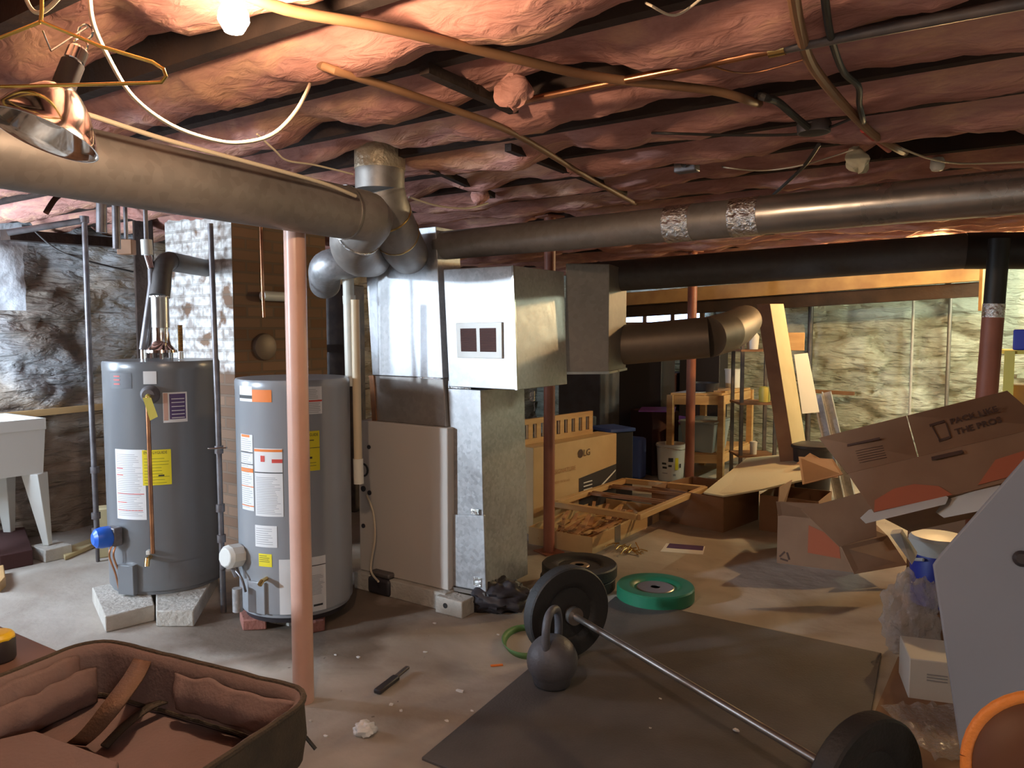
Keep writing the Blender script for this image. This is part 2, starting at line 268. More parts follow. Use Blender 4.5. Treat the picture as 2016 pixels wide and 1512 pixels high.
# ------------------------------------------------------------------ mesh builder
ORIG = {}
ROT = Matrix.Rotation(math.atan2(0.5577, 0.83), 3, 'Z')   # the whole place is turned so that its walls run along the world axes
cam.matrix_world = ROT.to_4x4() @ Matrix.Translation((0, 0, CAMZ)) @ Matrix.Rotation(PI / 2 - PITCH, 4, 'X')
class MB:
    def __init__(s): s.v = []; s.f = []; s.m = []; s.k = 0
    def add(s, vs, fs, k=None):
        n = len(s.v); s.v += [Vector(p) for p in vs]; s.f += [tuple(n + i for i in f) for f in fs]
        s.m += [s.k if k is None else k] * len(fs); return s
    def hexa(s, p, k=None):       # p: bottom ring 0-3, top ring 4-7
        return s.add(p, [(3, 2, 1, 0), (4, 5, 6, 7), (0, 1, 5, 4), (1, 2, 6, 5), (2, 3, 7, 6), (3, 0, 4, 7)], k)
    def box(s, c, sx, sy, sz, rz=0.0, ax=None, k=None):   # c: centre of the base
        c = Vector(c); X, Y, W = ax if ax else (Vector((math.cos(rz), math.sin(rz), 0)), Vector((-math.sin(rz), math.cos(rz), 0)), Z)
        a, b = X * sx / 2, Y * sy / 2
        r = [c - a - b, c + a - b, c + a + b, c - a + b]
        return s.hexa(r + [q + W * sz for q in r], k)
    def slab(s, pts, th, k=None):  # polygon with thickness vector
        n = len(pts); th = Vector(th); pts = [Vector(p) for p in pts]
        return s.add(pts + [p + th for p in pts], [tuple(range(n))[::-1], tuple(range(n, 2 * n))] + [(i, (i + 1) % n, n + (i + 1) % n, n + i) for i in range(n)], k)
    def rod(s, a, b, w, h, up=Z, k=None):   # rectangular bar
        a, b = Vector(a), Vector(b); d = (b - a).normalized(); x = d.cross(up).normalized() * w / 2; y = x.cross(d).normalized() * h / 2
        return s.hexa([a - x - y, a + x - y, b + x - y, b - x - y, a - x + y, a + x + y, b + x + y, b - x + y], k)
    def tube(s, pts, r, seg=16, caps=True, k=None, flat=1.0):
        pts = [Vector(p) for p in pts]; n = len(pts); rs = r if isinstance(r, (list, tuple)) else [r] * n
        T = [(pts[min(i + 1, n - 1)] - pts[max(i - 1, 0)]).normalized() for i in range(n)]
        up = Z if abs(T[0].z) < 0.9 else Vector((0, 1, 0))
        nx = T[0].cross(up).normalized(); vs = []
        for i in range(n):
            nx = (nx - T[i] * nx.dot(T[i])).normalized(); ny = T[i].cross(nx)
            for j in range(seg):
                a = 2 * PI * j / seg; vs.append(pts[i] + (nx * math.cos(a) + ny * math.sin(a) * flat) * rs[i])
        fs = [(i * seg + j, i * seg + (j + 1) % seg, (i + 1) * seg + (j + 1) % seg, (i + 1) * seg + j) for i in range(n - 1) for j in range(seg)]
        if caps: fs += [tuple(range(seg))[::-1], tuple((n - 1) * seg + j for j in range(seg))]
        return s.add(vs, fs, k)
    def lathe(s, prof, c=(0, 0, 0), axis=Z, seg=32, k=None):   # prof: (r, h)
        c = Vector(c); axis = Vector(axis).normalized(); e = Vector((1, 0, 0)) if abs(axis.x) < 0.9 else Z
        x = axis.cross(e).normalized(); y = axis.cross(x); vs = []
        for r, h in prof:
            for j in range(seg):
                a = 2 * PI * j / seg; vs.append(c + axis * h + (x * math.cos(a) + y * math.sin(a)) * max(r, 1e-5))
        n = len(prof)
        fs = [(i * seg + j, i * seg + (j + 1) % seg, (i + 1) * seg + (j + 1) % seg, (i + 1) * seg + j) for i in range(n - 1) for j in range(seg)]
        if prof[0][0] > 1e-4: fs.append(tuple(range(seg))[::-1])
        if prof[-1][0] > 1e-4: fs.append(tuple((n - 1) * seg + j for j in range(seg)))
        return s.add(vs, fs, k)
    def grid(s, nu, nv, fn, k=None):
        vs = [fn(i / nu, j / nv) for j in range(nv + 1) for i in range(nu + 1)]
        return s.add(vs, [(j * (nu + 1) + i, j * (nu + 1) + i + 1, (j + 1) * (nu + 1) + i + 1, (j + 1) * (nu + 1) + i) for j in range(nv) for i in range(nu)], k)
    def build(s, name, m, parent=None, smooth=35, bevel=0.0, solid=0.0, sub=0, keep=False, label=None):
        ms = m if isinstance(m, (list, tuple)) else [m]
        s.v = [ROT @ p for p in s.v]
        lo = Vector((min(p.x for p in s.v), min(p.y for p in s.v), min(p.z for p in s.v))); hi = Vector((max(p.x for p in s.v), max(p.y for p in s.v), max(p.z for p in s.v)))
        c = Vector((0, 0, 0)) if keep else Vector(((lo.x + hi.x) / 2, (lo.y + hi.y) / 2, lo.z))
        me = bpy.data.meshes.new(name); me.from_pydata([tuple(p - c) for p in s.v], [], s.f)
        for q in ms: me.materials.append(M[q] if isinstance(q, str) else q)
        me.polygons.foreach_set('material_index', s.m)
        bm = bmesh.new(); bm.from_mesh(me); bmesh.ops.recalc_face_normals(bm, faces=bm.faces); bm.to_mesh(me); bm.free()
        if smooth:
            me.polygons.foreach_set('use_smooth', [True] * len(me.polygons)); me.set_sharp_from_angle(angle=math.radians(smooth))
        o = bpy.data.objects.new(name, me); COL.objects.link(o); ORIG[o.name] = c
        if parent: o.parent = parent; o.location = c - ORIG[parent.name]
        else: o.location = c
        if solid: q = o.modifiers.new('thick', 'SOLIDIFY'); q.thickness = solid; q.offset = 0
        if bevel: q = o.modifiers.new('bevel', 'BEVEL'); q.width = bevel; q.segments = 2; q.limit_method = 'ANGLE'; q.angle_limit = math.radians(40)
        if sub: q = o.modifiers.new('sub', 'SUBSURF'); q.levels = sub; q.render_levels = sub
        if label: o['label'] = label
        return o
def tag(o, label, cat, group=None, kind=None):
    o['label'] = label; o['category'] = cat
    if group: o['group'] = group
    if kind: o['kind'] = kind
    return o
def thing(name, loc, label, cat, group=None):
    o = bpy.data.objects.new(name, None); COL.objects.link(o); o.empty_display_size = 0.05
    o.location = ROT @ Vector(loc); ORIG[o.name] = ROT @ Vector(loc); return tag(o, label, cat, group)
def structure(o, label=None):
    o['kind'] = 'structure'
    if label: o['label'] = label
    return o
def smoothpath(pts, n=8):
    pts = [Vector(p) for p in pts]; out = []
    for i in range(len(pts) - 1):
        p0 = pts[max(i - 1, 0)]; p1 = pts[i]; p2 = pts[i + 1]; p3 = pts[min(i + 2, len(pts) - 1)]
        for k in range(n):
            t = k / n; out.append(0.5 * ((2 * p1) + (p2 - p0) * t + (2 * p0 - 5 * p1 + 4 * p2 - p3) * t * t + (3 * p1 - p0 - 3 * p2 + p3) * t ** 3))
    return out + [pts[-1]]
def mk_text(txt, name, m, parent, origin, xd, yd, size, align='LEFT', squash=1.0, warp=None, bold=0.0):
    cu = bpy.data.curves.new('t', 'FONT'); cu.body = txt; cu.size = 1.0; cu.align_x = align; cu.resolution_u = 2; cu.offset = bold
    o = bpy.data.objects.new('t', cu); COL.objects.link(o); bpy.context.view_layer.update()
    me = bpy.data.meshes.new_from_object(o.evaluated_get(bpy.context.evaluated_depsgraph_get()))
    bpy.data.objects.remove(o); bpy.data.curves.remove(cu)
    mb = MB(); origin = Vector(origin); xd = Vector(xd).normalized() if not warp else None
    vs = []
    for v in me.vertices:
        if warp: vs.append(warp(v.co.x * size * squash, v.co.y * size))
        else: vs.append(origin + xd * v.co.x * size * squash + Vector(yd).normalized() * v.co.y * size)
    mb.add(vs, [tuple(p.vertices) for p in me.polygons]); bpy.data.meshes.remove(me)
    return mb.build(name, m, parent, smooth=0)

# ------------------------------------------------------------------ structure
U0, U1, V0, V1 = -5.98, 4.6, -4.0, 9.5; CEIL = 2.46; JZ = 2.25
structure(MB().add([uv(U0 - .3, V0 - .3), uv(U1 + .3, V0 - .3), uv(U1 + .3, V1 + .3), uv(U0 - .3, V1 + .3)], [(0, 1, 2, 3)]).build('floor', 'floor', keep=True, smooth=0), 'bare grey concrete floor with dirt and stains')
structure(MB().slab([uv(U0 - .3, V0 - .3, CEIL), uv(U1 + .3, V0 - .3, CEIL), uv(U1 + .3, V1 + .3, CEIL), uv(U0 - .3, V1 + .3, CEIL)], (0, 0, .04)).build('ceiling', 'subfloor', smooth=0))

def stone_wall(name, a, b, nrm, m, step, white=None, scale=1.0):
    d = b - a; L = d.length; d.normalize(); nu = int(L / step); nv = int(CEIL / step)
    vs = []; jn = []; rn = []
    for j in range(nv + 1):
        for i in range(nu + 1):
            s = L * i / nu; z = CEIL * j / nv
            q = Vector((s * 2.1 * scale + 11, z * 4.6 * scale + 3, 0)); wq = noise.noise_vector(Vector((s * 3, z * 5, 1))) * 0.35
            ds, ps = noise.voronoi(q + Vector((wq.x, wq.y, 0)))
            e = max(0.0, min(1.0, (ds[1] - ds[0]) / 0.35)); h = 0.05 * (e ** 0.6) + 0.03 * noise.fractal(Vector((s * 2, z * 3, 5)), 1.0, 2.0, 4)
            h += 0.03 * math.sin(ps[0].x * 7.1 + ps[0].y * 3.3)
            vs.append(a + d * s + Z * z + nrm * h); jn.append(1 - min(1, (ds[1] - ds[0]) / 0.16)); rn.append(0.5 + 0.5 * noise.cell(ps[0] * 3.7 + Vector((1, 2, 3))) if False else abs(math.sin(ps[0].x * 12.9898 + ps[0].y * 78.233) * 43758.5453) % 1.0)
    mb = MB(); mb.add(vs, [(j * (nu + 1) + i, j * (nu + 1) + i + 1, (j + 1) * (nu + 1) + i + 1, (j + 1) * (nu + 1) + i) for j in range(nv) for i in range(nu)])
    if white:
        for q, f in enumerate(mb.f):
            p = mb.v[f[0]]; t = (p - a).dot(d)
            if white[0] < t < white[1] + 0.05 * noise.noise(Vector((0, 0, p.z * 6))) and p.z > white[2] + 0.08 * noise.noise(Vector((t * 6, 0, 0))): mb.m[q] = 1
    o = mb.build(name, [m, 'plaster'], keep=True, smooth=60)
    A = o.data.attributes.new('joint', 'FLOAT', 'POINT'); A.data.foreach_set('value', jn)
    B = o.data.attributes.new('rnd', 'FLOAT', 'POINT'); B.data.foreach_set('value', rn)
    return structure(o)
wl_t = lambda px, Y=0: None
stone_wall('wall_left', uv(U0, V0), uv(U0, V1), U, 'stone_left', 0.045, white=(V0 * -1 + 1.2, V0 * -1 + 2.62, 1.62))
stone_wall('wall_back', uv(U0, V1), uv(U1, V1), -V, 'stone_back', 0.04, scale=0.8)
stone_wall('wall_right', uv(U1, V1), uv(U1, V0), -U, 'stone_back', 0.12)
stone_wall('wall_front', uv(U0, V0), uv(U1, V0), V, 'stone_left', 0.12)

# high daylight window in the left wall, out of the frame to the left
def window(name, c, along, nrm, wd, ht, pane, mull):
    o = MB()
    c = Vector(c)
    def bar(a, b): o.rod(a, b, 0.05, 0.05, up=nrm)
    bl, br, tl, tr = c - along * wd / 2, c + along * wd / 2, c - along * wd / 2 + Z * ht, c + along * wd / 2 + Z * ht
    bar(bl, br); bar(tl, tr); bar(bl, tl); bar(br, tr)
    for k in range(1, mull + 1): bar(bl.lerp(br, k / (mull + 1)), tl.lerp(tr, k / (mull + 1)))
    f = structure(o.build(name, 'brownwood'))
    MB().add([bl, br, tr, tl], [(0, 1, 2, 3)]).build('window_pane', pane, f, smooth=0)
    return f
window('window_1', uv(U0 + 0.2, -3.3, 1.78), V, U, 0.62, 0.36, 'day_pane', 0)
pA = at(1238, 620, 10.4); pB = at(1392, 620, 9.9)
uc = (pA.dot(U) + pB.dot(U)) / 2
structure(MB().slab([uv(U0, .72), uv(-5.0, .72), uv(-5.0, .8), uv(U0, .8)], Z * (CEIL - .002)).build('wall_partition', 'brownwood', smooth=0))
structure(MB().slab([uv(-4.12, -1.0), uv(-1.6, -1.0), uv(-1.6, -.9), uv(-4.12, -.9)], Z * (CEIL - .002)).build('light_blocking_wall', 'brownwood', smooth=0))  # unseen wall added to keep window light off the right side
window('door_1', uv(-5.48, .83, .95), U, V, .8, 1.1, 'door_pane', 1)
window('window_2', uv(uc, V1 - 0.2, 1.58), U, -V, 1.15, 0.3, 'sky_pane', 2)

# joists and batts
SP = 0.406
nj = 0
for i in range(-2, 24):
    v = 0.12 + i * SP
    if v > V1 - 0.05: break
    o = MB().box(uv((U0 + U1) / 2, v, JZ), U1 - U0, 0.042, CEIL - JZ - 0.001, ax=(U, V, Z)).build('ceiling_joist', 'joist', smooth=0)
    tag(o, 'dark rough-sawn wooden joist between two pink insulation batts', 'joist', 'ceiling joists between the insulation batts')
    if v + SP > V1 - .08 or i > 22: continue
    sd = i * 17.3
    def fn(a, b, v=v, sd=sd):
        u = U0 + .12 + (U1 - U0 - .24) * a; t = b * 2 - 1
        n1 = noise.noise(Vector((u * 1.3, sd, 0))); n2 = noise.noise(Vector((u * 4.2, sd, t * 1.2))); n3 = noise.noise(Vector((u * 11, sd, t * 4))); n4 = noise.noise(Vector((u * 26, sd + 3, t * 8)))
        pinch = max(0.0, noise.noise(Vector((u * 2.1, sd + 40, 0))) - 0.12) * 0.16
        depth = 0.055 + 0.045 * n1 - pinch
        prof = (1 - abs(t) ** 2.4)
        z = JZ + 0.075 - (depth + 0.065) * prof - 0.03 * n2 * prof - 0.014 * n3 - 0.006 * n4
        hw = SP / 2 - 0.046 - 0.035 * abs(n1) + 0.010 * n2 * t + 0.008 * n3
        return uv(u, v + SP / 2 + t * hw, z)
    res = 300 if i < 14 else 200
    o = MB().grid(res, 12, fn).build('insulation_batt', 'insul', smooth=80)
    tag(o, 'sagging pink fibreglass insulation batt stuffed between two dark joists', 'insulation', 'pink insulation batts in the ceiling')

# ------------------------------------------------------------------ bulbs and lamps
def bulb(c, name, label, litm, r=0.03):
    c = Vector(c); t = thing(name, c, label, 'light bulb')
    MB().lathe([(0.0, 0), (r * .6, .006), (r, r * .9), (r * .95, r * 1.4), (r * .5, r * 2.4), (r * .42, r * 2.9)], c, seg=20).build('glass', litm, t)
    MB().lathe([(0.024, r * 2.85), (0.028, r * 3.2), (0.05, r * 4.2), (0.055, r * 5.0), (0.0, r * 5.0)], c, seg=20).build('socket', 'white_plastic', t)
    return t
b1 = at(460, 38, 1.56) - Z * 0.03
bulb(b1, 'light_bulb', 'glaring bare bulb in a white ceiling socket above the trunk duct', 'lit_bulb')
b2 = Vector((3.45, 6.2, 2.06))
bulb(b2, 'light_bulb', 'lit bare bulb behind the dark duct at the right', 'lit_bulb2')
# shop light in the far right corner and an added fill light behind the camera
for c, ln, m_, lb in ((uv(0.55, 8.3, 2.16), 1.2, 'lit_tube', 'fluorescent shop light hanging near the far right stone wall'),):
    t = thing('shop_light', c, lb, 'ceiling light')
    MB().box(c, 0.12, ln, 0.05, ax=(U, V, Z)).build('housing', 'white_plastic', t, bevel=.005)
    MB().tube([c - V * ln * .47 - Z * .02, c + V * ln * .47 - Z * .02], 0.018, 12).build('tube', m_, t)
hl = bpy.data.lights.new('rear_fill_light', 'AREA'); hl.energy = FILL_POWER; hl.color = (1.0, 0.84, 0.72); hl.size = 0.5
ho = bpy.data.objects.new('rear_fill_light', hl); COL.objects.link(ho); ho.location = ROT @ Vector((1.0, -2.0, 2.12)); ho.rotation_euler = (0, 0, 0)

# ------------------------------------------------------------------ support poles
def pole(name, base, r, m, label, top=JZ - 0.001, x2=None, plates=True):
    base = Vector(base); tp = Vector((base.x, base.y, top)) if x2 is None else Vector(x2)
    t = thing(name, base, label, 'support pole')
    MB().tube([base + Z * (.008 if plates else 0), tp - Z * .01], r, 24).build('shaft', m, t)
    if plates: MB().box(base, .15, .15, .008, .6).build('base_plate', m, t)
    MB().box(tp - Z * .01, .14, .14, .01, .6).build('top_plate', m, t)
    return t
pole('steel_support_pole', (-0.845, 3.02, 0), 0.042, 'pinkpole', 'thick salmon-pink steel pole standing in front of the second water heater', top=2.03, plates=False)
pole('steel_support_pole', (0.25, 5.12, 0), 0.038, 'redpole', 'reddish steel pole beside the return air duct and yellow carton')
pole('steel_support_pole', (fl(1357, 955).x, fl(1357, 955).y, 0), 0.044, 'redpole', 'orange-red steel pole standing beside the white pail')
pb = at(1925, 1000, 3.7); pt_ = at(1972, 440, 3.75)
t = thing('steel_support_pole', (pb.x - .03, pb.y, 0), 'leaning brown post with black top and foil band behind cartons', 'support pole')
ax_b = at(1907, 1244, 3.7); ax_b.z = 0.0
def onpost(y): return at(1957 - (y - 600) * 0.082, y, 3.7 + 0.00005 * (y - 600))
pbot = onpost(1230); pbot.z = 0.0
MB().tube([pbot, onpost(625)], 0.047, 24).build('shaft', 'redpole', t)
MB().tube([onpost(625), onpost(598)], 0.0485, 24).build('foil_band', 'foil', t, label='crinkled foil tape band')
MB().tube([onpost(598), onpost(470)], 0.046, 24).build('upper_shaft', 'blackpaint', t, label='black upper part of the post')

# ------------------------------------------------------------------ brick chimney
cc = Vector((-1.77, 4.9, 0)); cw = 0.72; cd = 0.78
mb = MB(); vs = [cc, cc - U * cw, cc - U * cw + V * cd, cc + V * cd]; H = CEIL - .002
def wallgrid(mb, a, b, k):
    n = 14; hN = 44; d = b - a; nrm = Vector((d.y, -d.x, 0)).normalized()
    return mb.grid(n, hN, lambda s, q: a + d * s + Z * H * q + nrm * (0.006 * noise.noise(Vector((s * 9, q * 30, k))) if 0 < s < 1 else 0), k)
for a_, b_, k in ((vs[1], vs[0], 1), (vs[0], vs[3], 0), (vs[3], vs[2], 0), (vs[2], vs[1], 0)): wallgrid(mb, a_, b_, k)
ch = thing('brick_chimney', cc - U * .36 + V * .39, 'brick chimney with peeling white paint on its front behind the water heaters', 'chimney')
o = mb.build('stack', ['brick_bare', 'brick_paint'], ch, smooth=40)
A = o.data.attributes.new('wall_uv', 'FLOAT_VECTOR', 'POINT')
dat = []
for v in o.data.vertices:
    p = ROT.transposed() @ (v.co + ORIG[o.name]); du = (p - cc).dot(U); dv = (p - cc).dot(V); dat += [du + dv, p.z, 0]
A.data.foreach_set('vector', dat)
fc = onplane(520, 683, cc + U * .002, U)
MB().lathe([(0.0, 0.03), (0.06, 0.03), (0.085, 0.02), (0.092, 0.0)], fc, U, 28).build('flue_cap', 'stonecap', ch, label='round metal flue cap')
fc2 = onplane(512, 583, cc + U * .002, U)
MB().tube([fc2 - V * .02 + U * .05, fc2 + V * .3 + U * .05], 0.032, 16).build('pipe_stub', 'white_plastic', ch, label='short white pipe on the side of the chimney')

# ------------------------------------------------------------------ water heaters
def heater(c, R, z0, z1, m, label):
    c = Vector(c); t = thing('water_heater', Vector((c.x, c.y, z0)), label, 'water heater')
    MB().lathe([(R * .96, z0), (R * .96, z0 + .02), (R, z0 + .022), (R, z1 - .055), (R * 1.004, z1 - .052), (R * 1.004, z1 - .012), (R * .985, z1), (0, z1 + .012)], Vector((c.x, c.y, 0)), seg=64).build('tank', m, t, smooth=30)
    return t
def az(c, px, R):     # angle on the cylinder that shows at pixel column px
    best = None
    for k in range(720):
        a = -PI + k * PI / 720
        p = c + Vector((math.cos(a), math.sin(a), 0)) * R
        if (p - c).dot(Vector((0, 0, 0)) - Vector((c.x, c.y, 0))) < R * R * 0.9: continue
        x = 1008 + F * p.x / (p.y * math.cos(PITCH) * 1.003)
        if best is None or abs(x - px) < best[0]: best = (abs(x - px), a)
    return best[1]
def patch(c, R, a0, a1, z0, z1, name, m, parent, off=0.0015, label=None):
    return MB().grid(10, 1, lambda s, q: Vector((c.x + math.cos(a0 + (a1 - a0) * s) * (R + off), c.y + math.sin(a0 + (a1 - a0) * s) * (R + off), z0 + (z1 - z0) * q))).build(name, m, parent, label=label)
def cyl_lines(c, R, a0, a1, rows, name, m, parent, off=0.0026):
    if name == 'red_print' and len(rows) > 1:
        for rw in rows: cyl_lines(c, R, a0, a1, [rw], name, m, parent, off)
        return
    mb = MB()
    for z, h, s0, s1 in rows:
        mb.grid(8, 1, lambda s, q: Vector((c.x + math.cos(a0 + (a1 - a0) * (s0 + (s1 - s0) * s)) * (R + off), c.y + math.sin(a0 + (a1 - a0) * (s0 + (s1 - s0) * s)) * (R + off), z - h / 2 + h * q)))
    return mb.build(name, m, parent)
def cyl_text(c, R, a0, z, txt, size, m, parent, sq=1.0, off=0.003):
    return mk_text(txt, 'printed_text', m, parent, (0, 0, 0), None, None, size, squash=sq, warp=lambda x, y: Vector((c.x + math.cos(a0 + x / R) * (R + off), c.y + math.sin(a0 + x / R) * (R + off), z + y)))
def zat(py, Y): return at(1008, py, Y).z
rnd = random.Random(3)
def textrows(z1, z0, n, s0=.06, s1=.94, h=.0022): return [(z1 - (z1 - z0) * (k + .5) / n, h, s0, s0 + (s1 - s0) * rnd.uniform(.65, 1)) for k in range(n)]

# heater one (left, darker)
c1 = Vector((at(325, 900, 4.32).x, 4.32, 0)); R1 = 0.302; zb = 0.085; zt = zat(712, 4.06)
h1 = heater(c1, R1, zb, zt, 'heater_grey', 'tall dark grey water heater standing on pale concrete blocks')
YF = 4.32 - R1 * .8
A = lambda px: az(c1, px, R1)
lab = patch(c1, R1, A(221), A(279), zat(1018, YF), zat(882, YF), 'instruction_label', 'paper', h1, label='white instruction sticker')
cyl_lines(c1, R1, A(221), A(279), textrows(zat(890, YF), zat(1012, YF), 34), 'fine_print', 'greyink', lab)
cyl_lines(c1, R1, A(221), A(279), [(zat(q, YF), .004, .05, e) for q, e in ((919, .3), (932, .3), (968, .95), (985, .4), (1000, .9))], 'red_print', 'redink', lab)
lab = patch(c1, R1, A(274), A(331), zat(953, YF - .02), zat(884, YF - .02), 'energy_label', 'yellow_paper', h1, off=.0022, label='bright yellow energy guide sticker')
cyl_text(c1, R1, A(277), zat(892, YF - .02), 'ENERGYGUIDE', .021, 'ink', lab, .82)
cyl_lines(c1, R1, A(274), A(331), textrows(zat(897, YF), zat(950, YF), 9, h=.0016), 'fine_print', 'ink', lab, off=.003)
cyl_lines(c1, R1, A(274), A(331), [(zat(933, YF), .008, .55, .75)], 'price_print', 'ink', lab, off=.003)
patch(c1, R1, A(281), A(307), zat(755, YF), zat(730, YF), 'small_label', 'paper', h1, label='small square white sticker')
lab = patch(c1, R1, A(318), A(366), zat(831, YF), zat(772, YF), 'warning_label', 'paper', h1, label='purple and white sticker')
cyl_lines(c1, R1, A(318), A(366), [(zat(800, YF), .135, .26, .93)], 'purple_field', 'purpleink', lab, off=.0022)
cyl_lines(c1, R1, A(318), A(366), [(zat(800, YF), .145, .02, .2)], 'pink_field', 'pinkpole', lab, off=.0022)
cyl_lines(c1, R1, A(318), A(366), [(zat(q, YF), .004, .34, .88) for q in (785, 792, 800, 808, 815, 822)], 'fine_print', 'paper', lab, off=.003)
lab = patch(c1, R1, A(217), A(258), zat(764, YF), zat(733, YF), 'brand_label', 'darkplastic', h1, label='black maker badge with red print')
cyl_lines(c1, R1, A(217), A(258), [(zat(q, YF), .006, .2, .5) for q in (740, 747, 755)], 'red_print', 'redink', lab, off=.003)
patch(c1, R1, A(321), A(420), zat(1141, YF), zat(1105, YF), 'access_panel', 'heater_grey', h1, off=.004)
# relief valve, yellow tag, discharge pipe
a = A(294); e = Vector((math.cos(a), math.sin(a), 0)); vp = c1 + e * R1 + Z * zat(775, YF)
MB().lathe([(0.0, 0.05), (0.03, 0.05), (0.042, 0.02), (0.05, 0.0)], vp, e, 20).build('relief_valve', 'grey_pipe', h1)
MB().tube([vp + e * .03, vp + e * .07 - Z * .01], .012, 12).build('valve_lever', 'yellowpaint', h1)
tg = vp + e * .075
sd = Vector((-e.y, e.x, 0))
MB().slab([tg - sd * .02 - Z * .01, tg + sd * .02 - Z * .01, tg + sd * .05 - Z * .11, tg + sd * .012 - Z * .13], e * .001).build('hang_tag', 'yellowpaint', h1, smooth=0, label='yellow hang tag')
MB().tube(smoothpath([vp + e * .06, vp + e * .062 - Z * .05, vp + e * .06 - Z * .3, Vector((0, 0, 0)) + vp + e * .058 - Z * (vp.z - zat(1078, YF))]), .011, 12).build('discharge_pipe', 'copper', h1)
a = A(283); e = Vector((math.cos(a), math.sin(a), 0)); dp = c1 + e * R1 + Z * zat(1090, YF)
mb = MB(); mb.tube([dp - e * .01, dp + e * .05], .012, 12); mb.tube([dp + e * .045 + Z * .005, dp + e * .06 - Z * .035], .013, 12)
mb.build('drain_valve', 'brass', h1)
MB().box(dp + e * .02 + Z * .02, .035, .02, .022, a).build('valve_handle', 'white_plastic', h1, bevel=.003)
# blue gas valve on the left flank
a = A(226) - .05; e = Vector((math.cos(a), math.sin(a), 0)); gp = c1 + e * R1 + Z * zat(1050, YF)
MB().lathe([(0, .13), (.03, .13), (.05, .115), (.056, .09), (.056, .05), (.045, .03)], gp - Z * 0, Vector((-.6, -.6, 0)), 24).build('gas_valve', 'bluevalve', h1, label='round blue gas valve knob')
MB().box(gp - Z * .05 + e * .03, .05, .08, .1, a).build('valve_body', 'grey_pipe', h1, bevel=.006)
mb = MB()
for q in (0, .022): mb.tube(smoothpath([gp + e * .04 - Z * .04 + Vector((q, 0, 0)), gp + e * .06 - Z * .1 + Vector((q, 0, 0)), gp + e * .03 - Z * .2 + Vector((q, 0, 0)), gp + e * .01 - Z * .3 + Vector((q, 0, 0))]), .005, 8)
mb.build('gas_tubing', 'copper', h1)
# burner sleeve at the base left
a = A(240); e = Vector((math.cos(a), math.sin(a), 0))
MB().box(c1 + e * (R1 + .012) + Z * (zb + .01), .035, .1, zat(1108, YF) - zb, a).build('burner_cover', 'heater_grey', h1, bevel=.004)
# draft hood and water fittings
top = Vector((c1.x, c1.y, zt + .008)); hd = at(318, 700, 4.25); hd.z = zt + .008
mb = MB()
for k in range(4):
    q = k * PI / 2 + .4; mb.box(hd + Vector((math.cos(q), math.sin(q), 0)) * .05, .014, .014, .035)
mb.build('hood_legs', 'chrome', h1)
MB().lathe([(.085, .035), (.083, .05), (.055, .075), (.047, .1), (.047, .17), (.0, .17)], hd, seg=28).build('draft_hood', 'alu', h1)
nip = hd + Vector((.12, -.03, 0))
MB().tube([nip, nip + Z * .04], .014, 12).build('water_nipple', 'chrome', h1)
nip2 = hd + Vector((-.1, 0, 0))
MB().tube([nip2, nip2 + Z * .05], .016, 12).build('water_nipple', 'chrome', h1)
# flexible connectors and risers
mb = MB(); base = nip + Z * .042
for k in range(16): mb.lathe([(.011, k * .009), (.014, k * .009 + .0045), (.011, k * .009 + .009)], base, seg=12)
tag(mb.build('flexible_connector', 'brass'), 'brass corrugated water connector on top of the dark grey heater', 'pipe')
base = nip2 + Z * .052
pth = [base, at(300, 560, 4.25), at(297, 515, 4.27), at(289, 500, 4.28), at(288, 470, 4.28)]
t = thing('water_riser_pipe', base, 'grey water riser with white fittings above the dark grey heater', 'pipe')
MB().tube([base, pth[1], at(299, 530, 4.26)], .022, 14).build('pipe', 'grey_pipe', t)
MB().tube([at(299, 530, 4.26), at(290, 500, 4.28)], .02, 12).build('elbow', 'chrome', t)
MB().tube([at(290, 502, 4.28), at(288, 472, 4.28)], .03, 16).build('coupling', 'white_plastic', t, label='white plastic coupling')
q1 = at(288, 474, 4.28)
MB().tube([q1, Vector((q1.x, q1.y, JZ - .01))], .012, 12).build('upper_pipe', 'grey_pipe', t)
# vent connector: up from hood, elbow, into the chimney
vt = hd + Z * .172; ez = zat(512, 4.3)
eb = Vector((vt.x, vt.y + .02, ez))
en = onplane(405, 508, cc, V); en.z = ez + .015
r = .065
dr = (en - eb).normalized()
pth = [vt, vt + Z * .15, eb - Z * .14, eb - Z * .09 + dr * .01, eb - Z * .04 + dr * .035, eb - Z * .008 + dr * .085, eb + dr * .14, en + dr * .02]
t = thing('vent_pipe', vt, 'dull metal flue pipe rising from the dark heater and elbowing into the chimney', 'vent pipe')
MB().tube([vt, vt + Z * .17], r * .72, 24).build('lower_section', 'galv_new', t)
MB().tube([vt + Z * .165, vt + Z * .175], r * .8, 24).build('collar', 'foil', t)
MB().tube([vt + Z * .17] + pth[2:-2] + [eb + dr * .14], r * .82, 24).build('elbow', 'galv_dark', t)
MB().tube([eb + dr * .135, en + dr * .02], r * .85, 24).build('horizontal_run', 'galv_dark', t)

# concrete blocks under heater one
def blk(pts, h, name, m, label, cat='block', group=None):
    o = MB().slab([fl(*p) for p in pts], Z * h).build(name, m, bevel=.006); return tag(o, label, cat, group)
blk([(208, 1246), (182, 1185), (290, 1160), (305, 1222)], .085 - .002, 'concrete_block', 'concrete', 'left pale concrete block under the dark grey heater')
blk([(308, 1234), (308, 1165), (430, 1150), (382, 1234)], .085 - .002, 'concrete_block', 'concrete', 'right pale concrete block under the dark grey heater')

